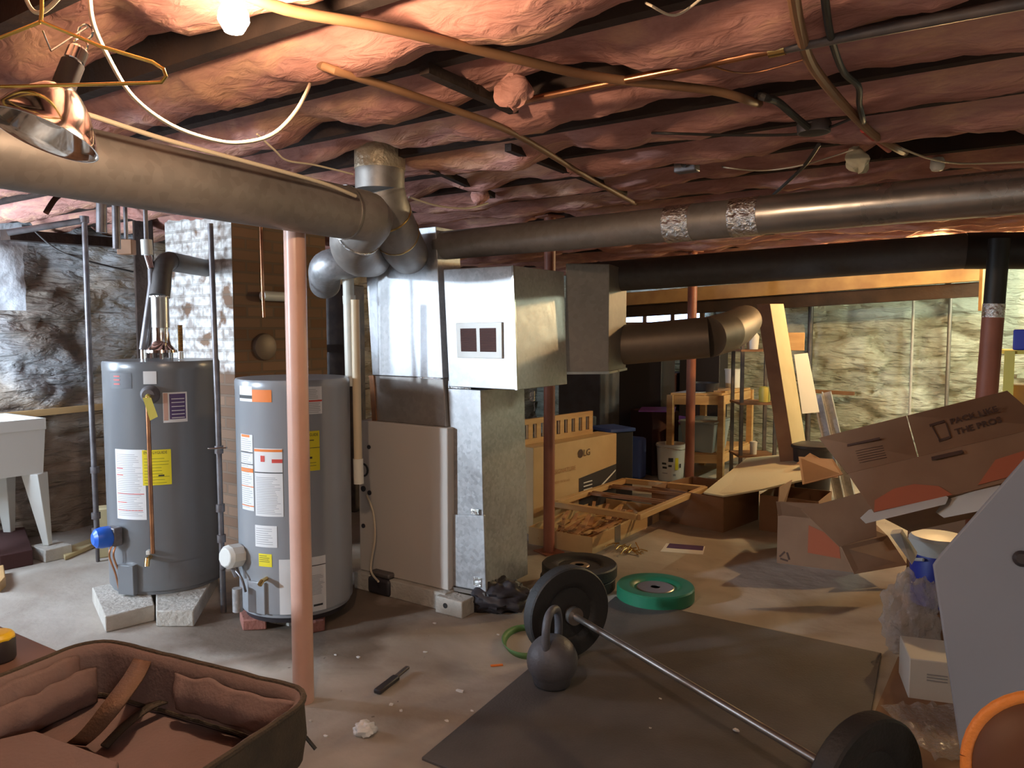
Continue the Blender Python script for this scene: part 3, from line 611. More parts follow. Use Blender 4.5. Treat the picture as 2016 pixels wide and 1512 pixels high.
# heater two (right, lighter)
c2 = Vector((at(580, 900, 3.97).x, 3.97, 0)); R2 = 0.286; zb2 = 0.085; zt2 = zat(748, 3.75)
h2 = heater(c2, R2, zb2, zt2, 'heater_light', 'tall light grey water heater behind the salmon-pink pole')
YG = 3.97 - R2 * .8
B = lambda px: az(c2, px, R2)
def lab2(x0, x1, y0, y1, name, m, label, off=.0015): return patch(c2, R2, B(x0), B(x1), zat(y1, YG), zat(y0, YG), name, m, h2, off, label)
def ln2(x0, x1, rows, name, m, par, off=.0026): return cyl_lines(c2, R2, B(x0), B(x1), rows, name, m, par, off)
MB().lathe([(R2 * .9, 0.055), (R2 * .93, .085)], (c2.x, c2.y, 0), seg=48).build('base_ring', 'darkplastic', h2)
p = lab2(471, 495, 760, 790, 'brand_label', 'paper', 'white and black maker label'); ln2(471, 495, [(zat(781, YG), .016, 0, 1)], 'black_bar', 'ink', p)
p = lab2(495, 533, 766, 790, 'badge_label', 'orangeink', 'orange badge')
p = lab2(587, 632, 761, 815, 'notice_label', 'paper', 'white notice with red line'); ln2(587, 632, textrows(zat(765, YG), zat(785, YG), 6) + textrows(zat(792, YG), zat(813, YG), 6), 'fine_print', 'greyink', p); ln2(587, 632, [(zat(789, YG), .008, 0, 1)], 'red_print', 'redink', p)
p = lab2(587, 626, 848, 926, 'energy_label', 'yellow_paper', 'bright yellow energy guide sticker')
cyl_text(c2, R2, B(583), zat(858, YG), 'ENERGYGUIDE', .020, 'ink', p, .75)
ln2(587, 626, [(zat(866, YG), .004, .1, .7), (zat(881, YG), .0025, 0, 1), (zat(900, YG), .01, .3, .6), (zat(910, YG), .002, .2, .8), (zat(916, YG), .002, .2, .8)], 'fine_print', 'ink', p)
p = lab2(471, 494, 855, 1004, 'instruction_label', 'paper', 'narrow white instruction sticker')
ln2(471, 494, textrows(zat(862, YG), zat(1000, YG), 34), 'fine_print', 'greyink', p); ln2(471, 494, [(zat(858, YG), .012, .1, .8), (zat(925, YG), .02, 0, 1), (zat(957, YG), .005, 0, 1), (zat(995, YG), .005, 0, 1)], 'red_print', 'orangeink', p)
ln2(471, 494, [(zat(890, YG), .005, 0, 1), (zat(913, YG), .005, 0, 1)], 'black_print', 'ink', p)
p = lab2(497, 552, 880, 1012, 'safety_label', 'paper', 'wide white safety sticker with orange stripe')
ln2(497, 552, textrows(zat(935, YG), zat(1008, YG), 22), 'fine_print', 'greyink', p); ln2(497, 552, [(zat(884, YG), .012, 0, 1)], 'orange_print', 'orangeink', p)
ln2(497, 552, [(zat(900, YG), .03, .25, .4), (zat(904, YG), .018, .65, 1)], 'red_print', 'redink', p); ln2(497, 552, [(zat(927, YG), .005, 0, 1)], 'black_print', 'ink', p)
p = lab2(495, 538, 1030, 1072, 'small_label', 'paper', 'small white sticker'); ln2(495, 538, textrows(zat(1034, YG), zat(1068, YG), 8), 'fine_print', 'greyink', p)
p = lab2(501, 527, 1085, 1110, 'caution_label', 'yellow_paper', 'small yellow caution sticker'); ln2(501, 527, textrows(zat(1087, YG), zat(1102, YG), 4), 'fine_print', 'ink', p)
p = lab2(541, 634, 1095, 1202, 'data_label', 'paper', 'large white data sheet'); ln2(597, 634, textrows(zat(1130, YG), zat(1170, YG), 14), 'fine_print', 'greyink', p); ln2(597, 634, [(zat(1112, YG), .004, 0, 1), (zat(1190, YG), .01, .3, .8)], 'black_print', 'ink', p)
a = B(496); e = Vector((math.cos(a), math.sin(a), 0))
MB().box(c2 + e * (R2 - .005) + Z * (zb2 + .02), .03, .11, .16, a).build('access_panel', 'heater_light', h2, bevel=.004)
a = B(515); e = Vector((math.cos(a), math.sin(a), 0)); dp = c2 + e * R2 + Z * zat(1133, YG)
mb = MB(); mb.tube([dp - e * .01, dp + e * .045], .011, 12); mb.tube([dp + e * .04, dp + e * .06 - Z * .012], .012, 12); mb.build('drain_valve', 'brass', h2)
a = B(475) - .12; e = Vector((math.cos(a), math.sin(a), 0)); gp = c2 + e * (R2 + .05) + Z * zat(1096, YG)
MB().lathe([(0, .05), (.045, .05), (.06, .03), (.06, -.035), (.04, -.05), (0, -.05)], gp, Vector((-.5, -.8, .1)), 10).build('gas_valve', 'white_plastic', h2, bevel=.004, label='white gas control valve')
mb = MB(); mb.tube([gp - Z * .05, gp - Z * .1 + Vector((.02, 0, 0))], .018, 10); mb.tube(smoothpath([gp - Z * .06, gp + Vector((.05, -.03, -.1)), gp + Vector((.07, -.03, -.17))]), .006, 8); mb.build('gas_fittings', 'grey_pipe', h2)
cy = at(467, 1160, 3.68)
MB().tube([cy + Z * .005, cy - Z * .11], .024, 18).build('vent_canister', 'galv', h2)
# copper riser on heater two
hz2 = at(600, 742, 3.9); hz2.z = zt2 + .005
t = thing('copper_riser_pipe', hz2, 'copper water line with soldered fittings rising from the light grey heater', 'pipe')
MB().tube([hz2, hz2 + Z * .04], .015, 14).build('nipple', 'chrome', t, label='chrome nipple with blue ring')
pp = [hz2 + Z * .04, at(600, 700, 3.9), at(592, 665, 3.9), at(590, 640, 3.9), at(588, 560, 3.9), at(586, 430, 3.92)]
MB().tube(pp, .011, 12).build('pipe', 'copper', t)
mb = MB()
for y in (655, 668, 680, 690, 702, 712, 722): mb.lathe([(.013, -.005), (.018, -.003), (.018, .003), (.013, .005)], at(590 + (y - 655) * .15, y, 3.9), seg=14)
mb.build('fittings', 'copper', t)
pc = [at(520, 625, 4.2), at(517, 560, 4.2), at(512, 380, 4.22)]; pc[2].z = JZ - .01
tag(MB().tube(pc, .008, 10).build('copper_gas_line', 'copper'), 'thin capped copper tube hanging left of the salmon-pink pole', 'pipe')
# bricks under heater two
blk([(478, 1242), (472, 1222), (520, 1215), (525, 1240)], .055, 'red_brick', 'brickred', 'broken red brick under the front of the light grey heater', 'brick')
blk([(598, 1250), (598, 1222), (640, 1215), (640, 1242)], .055, 'red_brick', 'brickred', 'dark brick under the light grey heater just right of the pole', 'brick')
cpts = [Vector((c2.x, c2.y, 0)) + Vector((math.cos(k * PI / 4), math.sin(k * PI / 4), 0)) * .16 for k in range(8)]
tag(MB().slab(cpts, Z * .055).build('concrete_pad', 'concrete'), 'dirty concrete pad hidden beneath the light grey heater', 'block')

# ------------------------------------------------------------------ furnace
PR = Vector((-0.343, 4.05, 0)); PL = PR - U * 0.66
fz0, fz1 = .1, zat(843, 4.05)
fn_ = thing('furnace', PR - U * .33 + V * .3, 'cream furnace cabinet with shiny sheet-metal plenum on top', 'furnace')
MB().hexa([PL + Z * fz0, PR + Z * fz0, PR + V * .6 + Z * fz0, PL + V * .6 + Z * fz0, PL + Z * fz1, PR + Z * fz1, PR + V * .6 + Z * fz1, PL + V * .6 + Z * fz1]).build('cabinet', 'cream', fn_, bevel=.006)
def cr(px, py, dv): # point on furnace front plane (offset dv along v)
    return onplane(px, py, PR + V * dv, V)
def prism_from(pts, depth): return MB().slab(pts, V * depth)
zsm = zat(746, 4.07)
b0, b1_, b2_, b3 = cr(739, 832, .03), cr(879, 842, .03), cr(872, 747, .03), cr(733, 744, .03)
b0.z = b1_.z = fz1 + .001; b2_.z = b3.z = zsm
MB().slab([b0, b1_, b2_, b3], V * .5).build('coil_case', 'galv_dull', fn_, bevel=.003)
t0, t1, t2, t3 = b3 + Z * .002, b2_ + Z * .002, cr(858, 455, .03), cr(716, 455, .03); t2.z = t3.z = 2.05
MB().slab([t0, t1, t2, t3], V * .2).build('plenum', 'galv', fn_, bevel=.003)
MB().rod(b2_ - V * .004 + Z * .0, b2_.lerp(b3, .32) - V * .004, .006, .03, up=V).build('foil_tape', 'foil', fn_, smooth=0)
e0 = t0 - V * .004
MB().rod(b0 - V * .006 + U * .0, b3 - V * .006, .035, .006, up=V).build('corner_strip', 'copper', fn_, smooth=0, label='coppery strip at the left edge')
for px_, py_, r_ in ((727, 880, .012), (716, 962, .017), (728, 970, .014), (716, 1035, .013)):
    q = cr(px_, py_, -.001); MB().lathe([(r_, 0), (r_, .006), (0, .006)], q, -V, 16).build('grommet', 'darkplastic', fn_)
q = cr(715, 925, -.004)
MB().tube([q + (U * math.cos(k * PI / 8) + Z * math.sin(k * PI / 8)) * .035 for k in range(-5, 6)], .006, 8).build('hose_loop', 'blackcord', fn_)
MB().tube(smoothpath([cr(722, 975, -.03), cr(735, 1010, -.04), cr(738, 1060, -.04), cr(730, 1120, -.05), cr(745, 1145, -.12)]), .006, 8).build('drain_hose', 'cord', fn_)
# bricks and pad under furnace
tag(MB().box(PR - U * .33 + V * .02 + Z * 0, .68, .12, fz0 - .002, ax=(U, V, Z)).build('brick_footing', 'concrete', bevel=.005), 'row of pale cored bricks under the cream furnace', 'brick')
bx = PR + U * .06 - V * .02
t = thing('cored_brick', bx, 'pale cored brick at the furnace front corner with a round hole', 'brick')
MB().box(bx, .18, .11, .09, ax=(U, V, Z)).build('body', 'concrete', t, bevel=.006)
MB().lathe([(.014, .0), (.014, .002), (0, .002)], bx - V * .056 + Z * .05 - U * .02, -V, 16).build('hole', 'ink', t)
# condensate pump
q = fl(750, 1170) + V * .04
t = thing('condensate_pump', q, 'black condensate pump on the floor left of the furnace', 'pump')
MB().box(q, .17, .13, .1, ax=(U, V, Z)).build('tank', 'darkplastic', t, bevel=.02)
MB().box(q + Z * .1, .15, .11, .03, ax=(U, V, Z)).build('lid', 'iron', t, bevel=.01)
MB().tube(smoothpath([q + Z * .12, q + Z * .2 - U * .05, q - U * .12 + Z * .12, q - U * .2 + Z * .02]), .004, 8).build('hose', 'cord', t)
# PVC pipes
t = thing('pvc_pipe', at(707, 950, 3.98), 'beige plastic pipe running down in front of the cream furnace', 'pipe')
MB().tube([at(699, 590, 3.98), at(705, 905, 3.98)], .022, 18).build('pipe', 'pvc_beige', t)
MB().tube([at(705, 903, 3.98), at(706.5, 952, 3.98)], .0265, 18).build('coupling', 'pvc', t)
t = thing('pvc_pipe', at(690, 740, 4.35), 'white plastic pipe ending in a beige section behind the light grey heater', 'pipe')
MB().tube([at(683, 460, 4.3), at(691, 760, 4.3)], .031, 18).build('pipe', 'pvc', t)
MB().tube([at(687, 582, 4.3), at(688, 598, 4.3)], .036, 18).build('coupling', 'pvc', t)

# ------------------------------------------------------------------ return air duct with grille
rt = thing('return_air_duct', (0.0, 4.1, 0.1), 'boxy sheet-metal return duct with grille standing beside the furnace', 'duct')
# drop: front face + side
DR = Vector((-0.142, 3.98, 0)); 
def onv(px, py, p0): return onplane(px, py, p0, V)
f_tl, f_tr, f_br, f_bl = onv(882, 760, DR), onv(946, 768, DR), onv(955, 1172, DR), onv(895, 1150, DR)
f_bl.z = f_br.z; f_tl.z = f_tr.z + .0
MB().slab([f_bl, f_br, f_tr, f_tl], V * .42).build('drop', 'galv', rt, bevel=.003)
g0, g1, g2, g3 = onv(874, 1012, DR - V * .012), onv(952, 1015, DR - V * .012), onv(957, 1166, DR - V * .012), onv(872, 1150, DR - V * .012)
MB().slab([g3, g2, g1, g0], V * .02).build('boot_panel', 'galv', rt, bevel=.004, label='bulging lower sheet-metal patch')
MB().rod(g3 - Z * .012, g2 - Z * .012, .02, .02).build('bottom_flange', 'galv_new', rt)
mb = MB()
for (x, y, w_, h_) in ((940, 1155, .05, .05), (935, 1013, .05, .03)):
    q = onv(x, y, DR - V * .015); mb.box(q, w_, .004, h_, ax=(U, V, Z))
mb.build('foil_tape', 'foil', rt)
q = onv(905, 765, DR - V * .006); MB().box(q, .15, .006, .04, ax=(U, V, Z)).build('foil_seal', 'foil', rt)
# box with grille
BX = Vector((0.0, 3.82, 0))
c_tl, c_tr, c_br, c_bl = onv(873, 532, BX), onv(1010, 521, BX), onv(1018, 771, BX), onv(884, 758, BX)
zt_ = (c_tl.z + c_tr.z) / 2; zb_ = (c_bl.z + c_br.z) / 2
for p_ in (c_tl, c_tr): p_.z = zt_
for p_ in (c_bl, c_br): p_.z = zb_
MB().slab([c_bl, c_br, c_tr, c_tl], V * .5).build('box', 'galv', rt, bevel=.003)
MB().rod(c_tr - V * .002, c_br - V * .002, .012, .012, up=V).build('corner_seam', 'galv_new', rt)
gr = [onv(x, y, BX - V * .004) for x, y in ((902, 704), (990, 706), (989, 634), (899, 636))]
g = MB().slab(gr, -V * .008).build('grille', 'white_plastic', rt, bevel=.002, label='white louvred register')
def gp_(s, q): return gr[0].lerp(gr[1], s).lerp(gr[3].lerp(gr[2], s), q)
for s0, s1 in ((.1, .45), (.53, .88)):
    MB().slab([gp_(s0, .18), gp_(s1, .18), gp_(s1, .84), gp_(s0, .84)], -V * .0095).build('opening', 'darkred', g, smooth=0)
    mb = MB()
    for k in range(14):
        yq = .2 + k * .046; mb.slab([gp_(s0, yq) - V * .01, gp_(s1, yq) - V * .01, gp_(s1, yq + .016) - V * .006, gp_(s0, yq + .016) - V * .006], -V * .002)
    mb.build('louvres', 'table', g, smooth=0)
# second box further back
q0, q1_, q2, q3 = at(1113, 730, 4.3), at(1198, 732, 4.34), at(1232, 732, 4.75), at(1150, 729, 4.9)
zz = q1_.z; zz1 = zat(522, 4.42)
pts = [Vector((p_.x, p_.y, zz)) for p_ in (q0, q1_, q2, q3)]
MB().slab(pts, Z * (zz1 - zz)).build('elbow_box', 'galv_dull', rt, bevel=.003, smooth=0)
MB().slab([p_ + (p_ - (pts[0] + pts[2]) / 2) * .05 - Z * .012 for p_ in pts], Z * .014).build('elbow_flange', 'galv_new', rt)
# small foil tab on the side of the drop
MB().box(at(1048, 790, 4.28), .03, .01, .06, ax=(U, V, Z)).build('tape_tab', 'foil', rt)

# ------------------------------------------------------------------ round ducts
def seams(path, r, parent, m='galv_new'):
    for a_, b_ in path:
        d = (b_ - a_).normalized(); MB().tube([a_, a_ + d * .008], r, 32).build('seam_ring', m, parent)
dL = Vector((-0.855, 2.86, 1.972)); r_ = .105
s0 = dL - V * 2.6 + Z * .03; s1 = dL + V * .34
t = thing('trunk_duct', s0, 'long round duct running from the upper left to the plenum', 'duct')
MB().tube([s0, s1 - V * .0], r_, 40).build('pipe', 'galv_dull', t)
pe = smoothpath([s1, s1 + V * .12 - Z * .01, at(696, 472, 3.4), at(706, 500, 3.65), at(732, 508, 4.25)], 5)
MB().tube(pe, r_ * .98, 32).build('elbow', 'galv_dull', t, smooth=20)
seams([(s1 - V * .02, s1)], r_ * 1.04, t)
seams([(pe[8], pe[9])], r_ * 1.03, t, 'foil')
t = thing('branch_duct', at(655, 525, 4.3), 'short silver duct elbow left of the plenum', 'duct')
MB().tube(smoothpath([at(760, 500, 4.5), at(700, 515, 4.3), at(660, 520, 4.25), at(640, 530, 4.3), at(640, 560, 4.5)], 4), .088, 28).build('elbow', 'galv', t, smooth=20)
# riser duct with elbow
pr = [at(748, 272, 3.45), at(748, 375, 3.45)]
t = thing('riser_duct', pr[1], 'round duct dropping from the joists and elbowing into the plenum', 'duct')
MB().tube(pr, .108, 36).build('pipe', 'galv_dull', t)
MB().tube([at(748, 290, 3.45), at(748, 335, 3.45)], .1115, 36).build('tape_wrap', 'tape', t, label='crumpled tape wrap')
el = smoothpath([pr[1], at(758, 410, 3.48), at(775, 450, 3.6), at(790, 480, 3.8), at(803, 500, 4.15)], 4)
MB().tube(el, .108, 36).build('elbow', 'galv_dull', t, smooth=15)
for k in (1, 5, 9): seams([(el[k], el[k + 1])], .111, t, 'brass' if k > 4 else 'galv_dull')
# right-hand round duct
a0 = at(868, 484, 4.2); a3 = at(2060, 372, 2.66); a1 = a0.lerp(a3, .36); a1 = onplane(1340, 440, a0, Vector((a3 - a0).cross(Z))); a2 = onplane(1470, 427, a0, Vector((a3 - a0).cross(Z)))
dd = (a3 - a2).normalized(); a3e = a3 + dd * 1.6
t = thing('round_duct', a0, 'shiny round duct running right across the room under the joists', 'duct')
MB().tube([a0, a1], .076, 36).build('pipe', 'galv_dull', t)
MB().tube([a1, a2], .079, 36).build('coupling', 'galv_dull', t)
MB().tube([a2, a3e], .079, 36).build('pipe', 'galv_new', t)
for q in (a1, a2): MB().tube([q - dd * .06, q + dd * .06], .0812, 36).build('foil_wrap', 'foil', t, label='crinkled foil tape wrap')
# dark duct behind
k0 = at(1150, 548, 4.7); k1 = at(1900, 494, 4.05); k2 = at(2900, 488, 3.3)
t = thing('dark_duct', k0, 'dark round duct running behind the shiny duct at the right', 'duct')
MB().tube([k0, k1], .092, 32).build('pipe', 'galv_dark', t)
MB().tube([k1, k2], .094, 32).build('end_section', 'blackpaint', t, label='black end section')
# tan duct with gored elbow
g0_, g1_ = at(1190, 682, 4.75), at(1395, 664, 4.6)
t = thing('tan_duct', g0_, 'brown-tinged low duct with faceted elbow behind the return duct', 'duct')
MB().tube([g0_, g1_], .122, 32).build('pipe', 'tan_duct', t)
gg = [g1_, at(1428, 655, 4.72), at(1450, 645, 5.0), at(1462, 636, 5.35), at(1468, 632, 5.8)]
MB().tube(gg, [.122, .122, .12, .118, .118], 32).build('elbow', 'tan_duct', t, smooth=12)
# wooden beam lit by the far bulb
m0, m1 = at(1225, 590, 9.2), at(1945, 536, 7.3)
n_ = (m1 - m0).cross(Z).normalized()
if n_.y > 0: n_ = -n_
tag(MB().rod(m0, m1, .11, .15).build('wooden_beam', 'beamwood', bevel=.004), 'long yellowish wooden beam below the dark duct at the right', 'beam')
tag(MB().rod(m0 - n_ * .1 - Z * .14, m1 - n_ * .1 - Z * .15, .06, .14).build('lower_board', 'joist', bevel=.004), 'board directly beneath the long yellowish beam, its shade painted as dark wood', 'board')  # dark wood colour stands in for the shade under the beam
tag(MB().box(at(1936, 612, 7.15), .07, .05, .56).build('hanging_wood_strut', 'beamwood'), 'short vertical wood piece at the right end of the beam', 'wood')

# ------------------------------------------------------------------ gas and water pipes
def pipe(name, pts, r, m, label, fittings=(), fm=None, fr=1.6):
    t = thing(name, Vector(pts[0]), label, 'pipe')
    MB().tube(pts, r, 14).build('pipe', m, t)
    for p_, d in fittings: MB().tube([Vector(p_) - Vector(d) * .02, Vector(p_) + Vector(d) * .02], r * fr, 12).build('fitting', fm or m, t)
    return t
lp = [at(166, 432, 4.9), at(178, 760, 4.9), at(191, 1050, 4.9)]
pipe('gas_pipe', lp, .017, 'grey_pipe', 'dark vertical gas pipe in front of the left stone wall', [(at(187, 925, 4.9), Z), (at(189, 1015, 4.9), Z), (at(190, 1045, 4.9), Z), (lp[0], Z)])
pipe('overhead_pipe', [at(166, 434, 4.9), at(15, 458, 4.75)], .02, 'grey_pipe', 'grey pipe running level below the insulation at upper left')
q = at(191, 1060, 4.9)
tag(MB().tube([q, Vector((q.x, q.y, 0.002))], .012, 12).build('drip_leg', 'iron'), 'thin dark drip leg standing under the left gas pipe', 'pipe')
lp = [at(414, 440, 4.05), at(428, 800, 4.03), at(438, 1120, 4.0)]
pipe('gas_pipe', lp, .014, 'grey_pipe', 'grey vertical gas pipe with valve between the two water heaters', [(at(431, 885, 4.02), Z), (at(434, 1000, 4.0), Z), (at(436, 1060, 4.0), Z)])
q = at(431, 882, 4.02)
tag(MB().rod(q + Vector((-.05, -.02, 0)), q + Vector((.05, -.02, .005)), .014, .008).build('valve_lever', 'chrome', bevel=.002), 'chrome shut-off lever on the gas pipe between the heaters', 'valve')
q = at(438, 1120, 4.0)
pipe('gas_branch', [q, at(446, 1112, 3.85), at(460, 1100, 3.7)], .012, 'iron', 'short dark gas branch feeding the light grey heater')
tag(MB().tube([q, Vector((q.x, q.y, .002))], .015, 12).build('drip_leg', 'iron'), 'dark drip leg below the gas pipe between the heaters', 'pipe')
# clutter of pipes and a junction box above heater one
for (x0, y0, x1, y1, Y, r, lb) in ((200, 395, 200, 458, 4.4, .028, 'thick grey pipe stub hanging at the upper left behind the trunk duct'), (228, 400, 230, 490, 4.5, .022, 'pale pipe stub hanging beside the thick grey stub')):
    a_ = at(x0, y0, Y); b_ = at(x1, y1, Y); tag(MB().tube([Vector((a_.x, a_.y, JZ)), b_], r, 14).build('pipe_stub', 'grey_pipe'), lb, 'pipe')
q = at(249, 485, 4.7)
t = thing('junction_box', q, 'brown metal box fixed under the joists above the dark grey heater', 'electrical box')
MB().box(q - Z * .05, .09, .06, .09).build('box', 'brownwood', t, bevel=.004); MB().tube([q + Z * .04, Vector((q.x, q.y, JZ))], .012, 10).build('conduit', 'grey_pipe', t)
q = at(282, 480, 5.3); q.z = 0
tag(MB().box(q, .12, .12, JZ - .002, .5).build('timber_post', 'joist', bevel=.006), 'dark timber post behind the dark grey heater at the left of the chimney', 'post')
q0 = at(0, 500, 5.0); 
tag(MB().tube(smoothpath([at(60, 447, 5.0), at(110, 490, 5.0), at(170, 513, 5.0), at(262, 535, 5.2)]), .006, 8).build('loose_cable', 'blackcord'), 'thin black cable drooping across the left stone wall', 'cable')
tag(MB().rod(at(10, 462, 5.15), at(225, 478, 5.9), .1, .07).build('header_beam', 'joist'), 'dark wooden header on top of the left stone wall', 'beam')

# stone wall batten, sink, things on the floor at left
w0 = onplane(0, 822, uv(U0 + .08, 0), U); w1 = onplane(216, 798, uv(U0 + .08, 0), U)
tag(MB().rod(w0 - V * .5, w1 + V * .3, .05, .045).build('wood_batten', 'wood'), 'pale wooden batten fixed across the left stone wall above the sink', 'batten')
sk = at(90, 823, 5.0); st = sk.z; D_ = .55
rt_ = [Vector((sk.x, sk.y, 0)), Vector((sk.x, sk.y, 0)) - V * .6, Vector((sk.x, sk.y, 0)) - V * .6 - U * .56, Vector((sk.x, sk.y, 0)) - U * .56]
t = thing('laundry_sink', (rt_[0] + rt_[2]) / 2, 'white plastic laundry tub on splayed legs against the left stone wall', 'sink')
cN = (rt_[0] + rt_[2]) / 2
def ring(sc, z): return [cN + (p_ - cN) * sc + Z * z for p_ in rt_]
lv = [ring(1.0, st), ring(1.0, st - .07), ring(.985, st - .075), ring(.93, st - .36), ring(.6, st - .36), ring(.86, st - .33), ring(.93, st - .02), ring(.93, st)]
mb = MB(); vsx = [p_ for l in lv for p_ in l]; fs = []
for i in range(7):
    for j in range(4): fs.append((i * 4 + j, i * 4 + (j + 1) % 4, (i + 1) * 4 + (j + 1) % 4, (i + 1) * 4 + j))
for j in range(4): fs.append((28 + j, 28 + (j + 1) % 4, (j + 1) % 4, j))
fs.append((16, 17, 18, 19)); fs.append((20, 21, 22, 23))
mb.add(vsx, fs).build('basin', 'white_plastic', t, smooth=20)
for k, p_ in enumerate(rt_):
    inn = (cN - p_).normalized(); tp_ = p_ + inn * .08; bt = p_ + inn * .02; zb_l = .085 if k == 0 else .002
    MB().hexa([bt + Vector((dx, dy, zb_l)) for dx, dy in ((-.02, -.02), (.02, -.02), (.02, .02), (-.02, .02))] + [tp_ + Vector((dx, dy, st - .36)) for dx, dy in ((-.055, -.055), (.055, -.055), (.055, .055), (-.055, .055))]).build('leg', 'white_plastic', t, bevel=.004)
q = rt_[0]; q = Vector((q.x, q.y, 0))
tag(MB().box(q, .2, .17, .083, ax=(U, V, Z)).build('concrete_block', 'concrete', bevel=.006), 'grey block under the front leg of the white sink', 'block')
blk([(0, 1125), (0, 1070), (50, 1064), (66, 1112)], .1, 'dark_crate', 'darkred', 'dark flat box on the floor below the sink', 'box')
blk([(0, 1168), (-30, 1140), (8, 1130), (12, 1155)], .06, 'wood_offcut', 'wood', 'small wood offcut at the left edge of the floor', 'wood')
blk([(128, 1104), (118, 1090), (182, 1066), (192, 1076)], .03, 'floor_plank', 'palewood', 'short pale plank on the floor beside the sink', 'wood')
q = at(213, 1040, 5.05); q.z = 0
tag(MB().box(q, .14, .12, .33, .5).build('green_tin', 'palewood', bevel=.008), 'pale square tin standing behind the dark grey heater', 'tin')

# ------------------------------------------------------------------ hanger, clamp lamp, cords (near the camera, upper left)
hy = 1.22
t = thing('wire_hanger', at(80, 40, hy), 'gold wire coat hanger hooked under the joists at upper left', 'coat hanger')
body = [at(80, 42, hy), at(200, 92, hy), at(300, 122, hy), at(322, 136, hy), at(327, 150, hy), at(318, 162, hy), at(300, 163, hy), at(160, 167, hy), at(-60, 172, hy), at(-180, 178, hy), at(-200, 165, hy), at(-185, 150, hy), at(-60, 98, hy), at(78, 44, hy)]
MB().tube(body, .0028, 10).build('frame', 'gold_wire', t)
MB().tube(smoothpath([at(80, 45, hy), at(82, 20, hy), at(84, -20, hy), at(100, -60, hy), at(90, -90, hy), at(70, -80, hy)]), .0028, 10).build('hook', 'gold_wire', t)
lc = at(88, 262, 1.27); ax_ = Vector((-.24, -.26, -.93)).normalized(); tipc = lc - ax_ * .085
t = thing('clamp_lamp', tipc, 'unlit spun-aluminium clamp lamp hanging under the gold coat hanger', 'lamp')
prof = [(.02, 0), (.034, .012), (.05, .03), (.066, .055), (.075, .075), (.079, .088), (.083, .09)]
inner = [(r__ - .0015, h__ + .0005) for r__, h__ in prof[::-1]]
MB().lathe(prof + inner, tipc, ax_, 48).build('reflector', 'alu', t, smooth=60)
MB().tube([tipc - ax_ * .045, tipc + ax_ * .01], .018, 20).build('socket', 'darkplastic', t)
MB().lathe([(0, .07), (.018, .066), (.026, .05), (.022, .03), (.013, .01), (.013, 0)], tipc, ax_, 20).build('bulb', 'glassbulb', t)
mb = MB(); mb.lathe([(.012, -.075), (.016, -.07), (.016, -.05), (.012, -.045)], tipc, ax_, 16)
for k in range(2):
    cth = tipc - ax_ * (.08 + .025 * k); mb.tube([cth + (Vector((1, 0, 0)) * math.cos(j * PI / 6) + Z * math.sin(j * PI / 6)) * .012 for j in range(13)], .002, 8)
mb.build('clamp', 'chrome', t)
MB().tube([tipc - ax_ * .115, at(100, 100, 1.25), at(84, 60, 1.24)], .0015, 6).build('hanging_chain', 'chrome', t)
def cord(pts, r, m, label, name='power_cord', cat='cable', n=8):
    return tag(MB().tube(smoothpath(pts, n), r, 10).build(name, m), label, cat)
cord([at(40, -30, 1.3), at(60, 15, 1.3), at(78, 25, 1.3), at(100, 12, 1.3), at(130, -20, 1.3)], .0035, 'cord', 'cream cord looped over the coat hanger hook')
cord([at(175, -40, 1.5), at(182, 40, 1.5), at(212, 110, 1.52), at(262, 190, 1.55), at(340, 248, 1.6), at(430, 278, 1.65), at(490, 279, 1.7), at(540, 262, 1.75), at(580, 222, 1.85), at(604, 180, 2.0), atz(612, 160, JZ)], .0045, 'cord', 'cream power cord swooping in a deep loop under the bulb')
dfr = lambda px, py, off=.0: None
cord([at(-60, 196, 1.85), at(60, 206, 1.95), at(150, 219, 2.05), at(330, 276, 2.3), at(550, 336, 2.66), at(640, 362, 2.85), at(700, 386, 3.0)], .007, 'cord', 'thick cream cable draped along the front of the trunk duct')
cord([at(506, 264, 2.4), at(540, 295, 2.5), at(565, 316, 2.6), at(620, 325, 2.8), at(695, 343, 3.0)], .0035, 'cord', 'thin wire branching off above the trunk duct')
# hook strap under trunk duct at left
cord([at(138, 370, 2.3), at(110, 390, 2.3), at(90, 420, 2.3)], .008, 'darkred', 'short dark strap hanging under the trunk duct at left', 'strap', 'strap')

# ------------------------------------------------------------------ ceiling pipes and wires
CZ = JZ - .05
def cz(px, py, z=CZ): return atz(px, py, z)
pipe('water_pipe', [cz(560, 18), cz(760, 55), cz(1000, 112), cz(1180, 152)] and smoothpath([cz(420, -40), cz(560, 18), cz(760, 55), cz(1000, 112), cz(1180, 152), cz(1400, 178), cz(1480, 200), cz(1500, 205, JZ + .08)], 6), .013, 'brownwood', 'brown pipe crossing under the joists from upper left to right')
pipe('copper_pipe', [cz(1000, 205), cz(1180, 168), cz(1540, 95)], .011, 'copper', 'bright copper pipe along the underside of a joist', [(cz(1530, 97), (cz(1540, 95) - cz(1180, 168)).normalized())], 'brass')
pipe('iron_pipe', [cz(1545, 94), cz(2100, -10)], .014, 'iron', 'dark iron pipe continuing from the copper pipe to the right edge')
pipe('ceiling_pipe', smoothpath([cz(625, 122, JZ + .1), cz(640, 132), cz(760, 170), cz(880, 212), cz(1010, 262), cz(1150, 345), cz(1240, 395), cz(1256, 402, JZ + .08)], 5), .012, 'brownwood', 'brown pipe crossing under the joists above the riser duct')
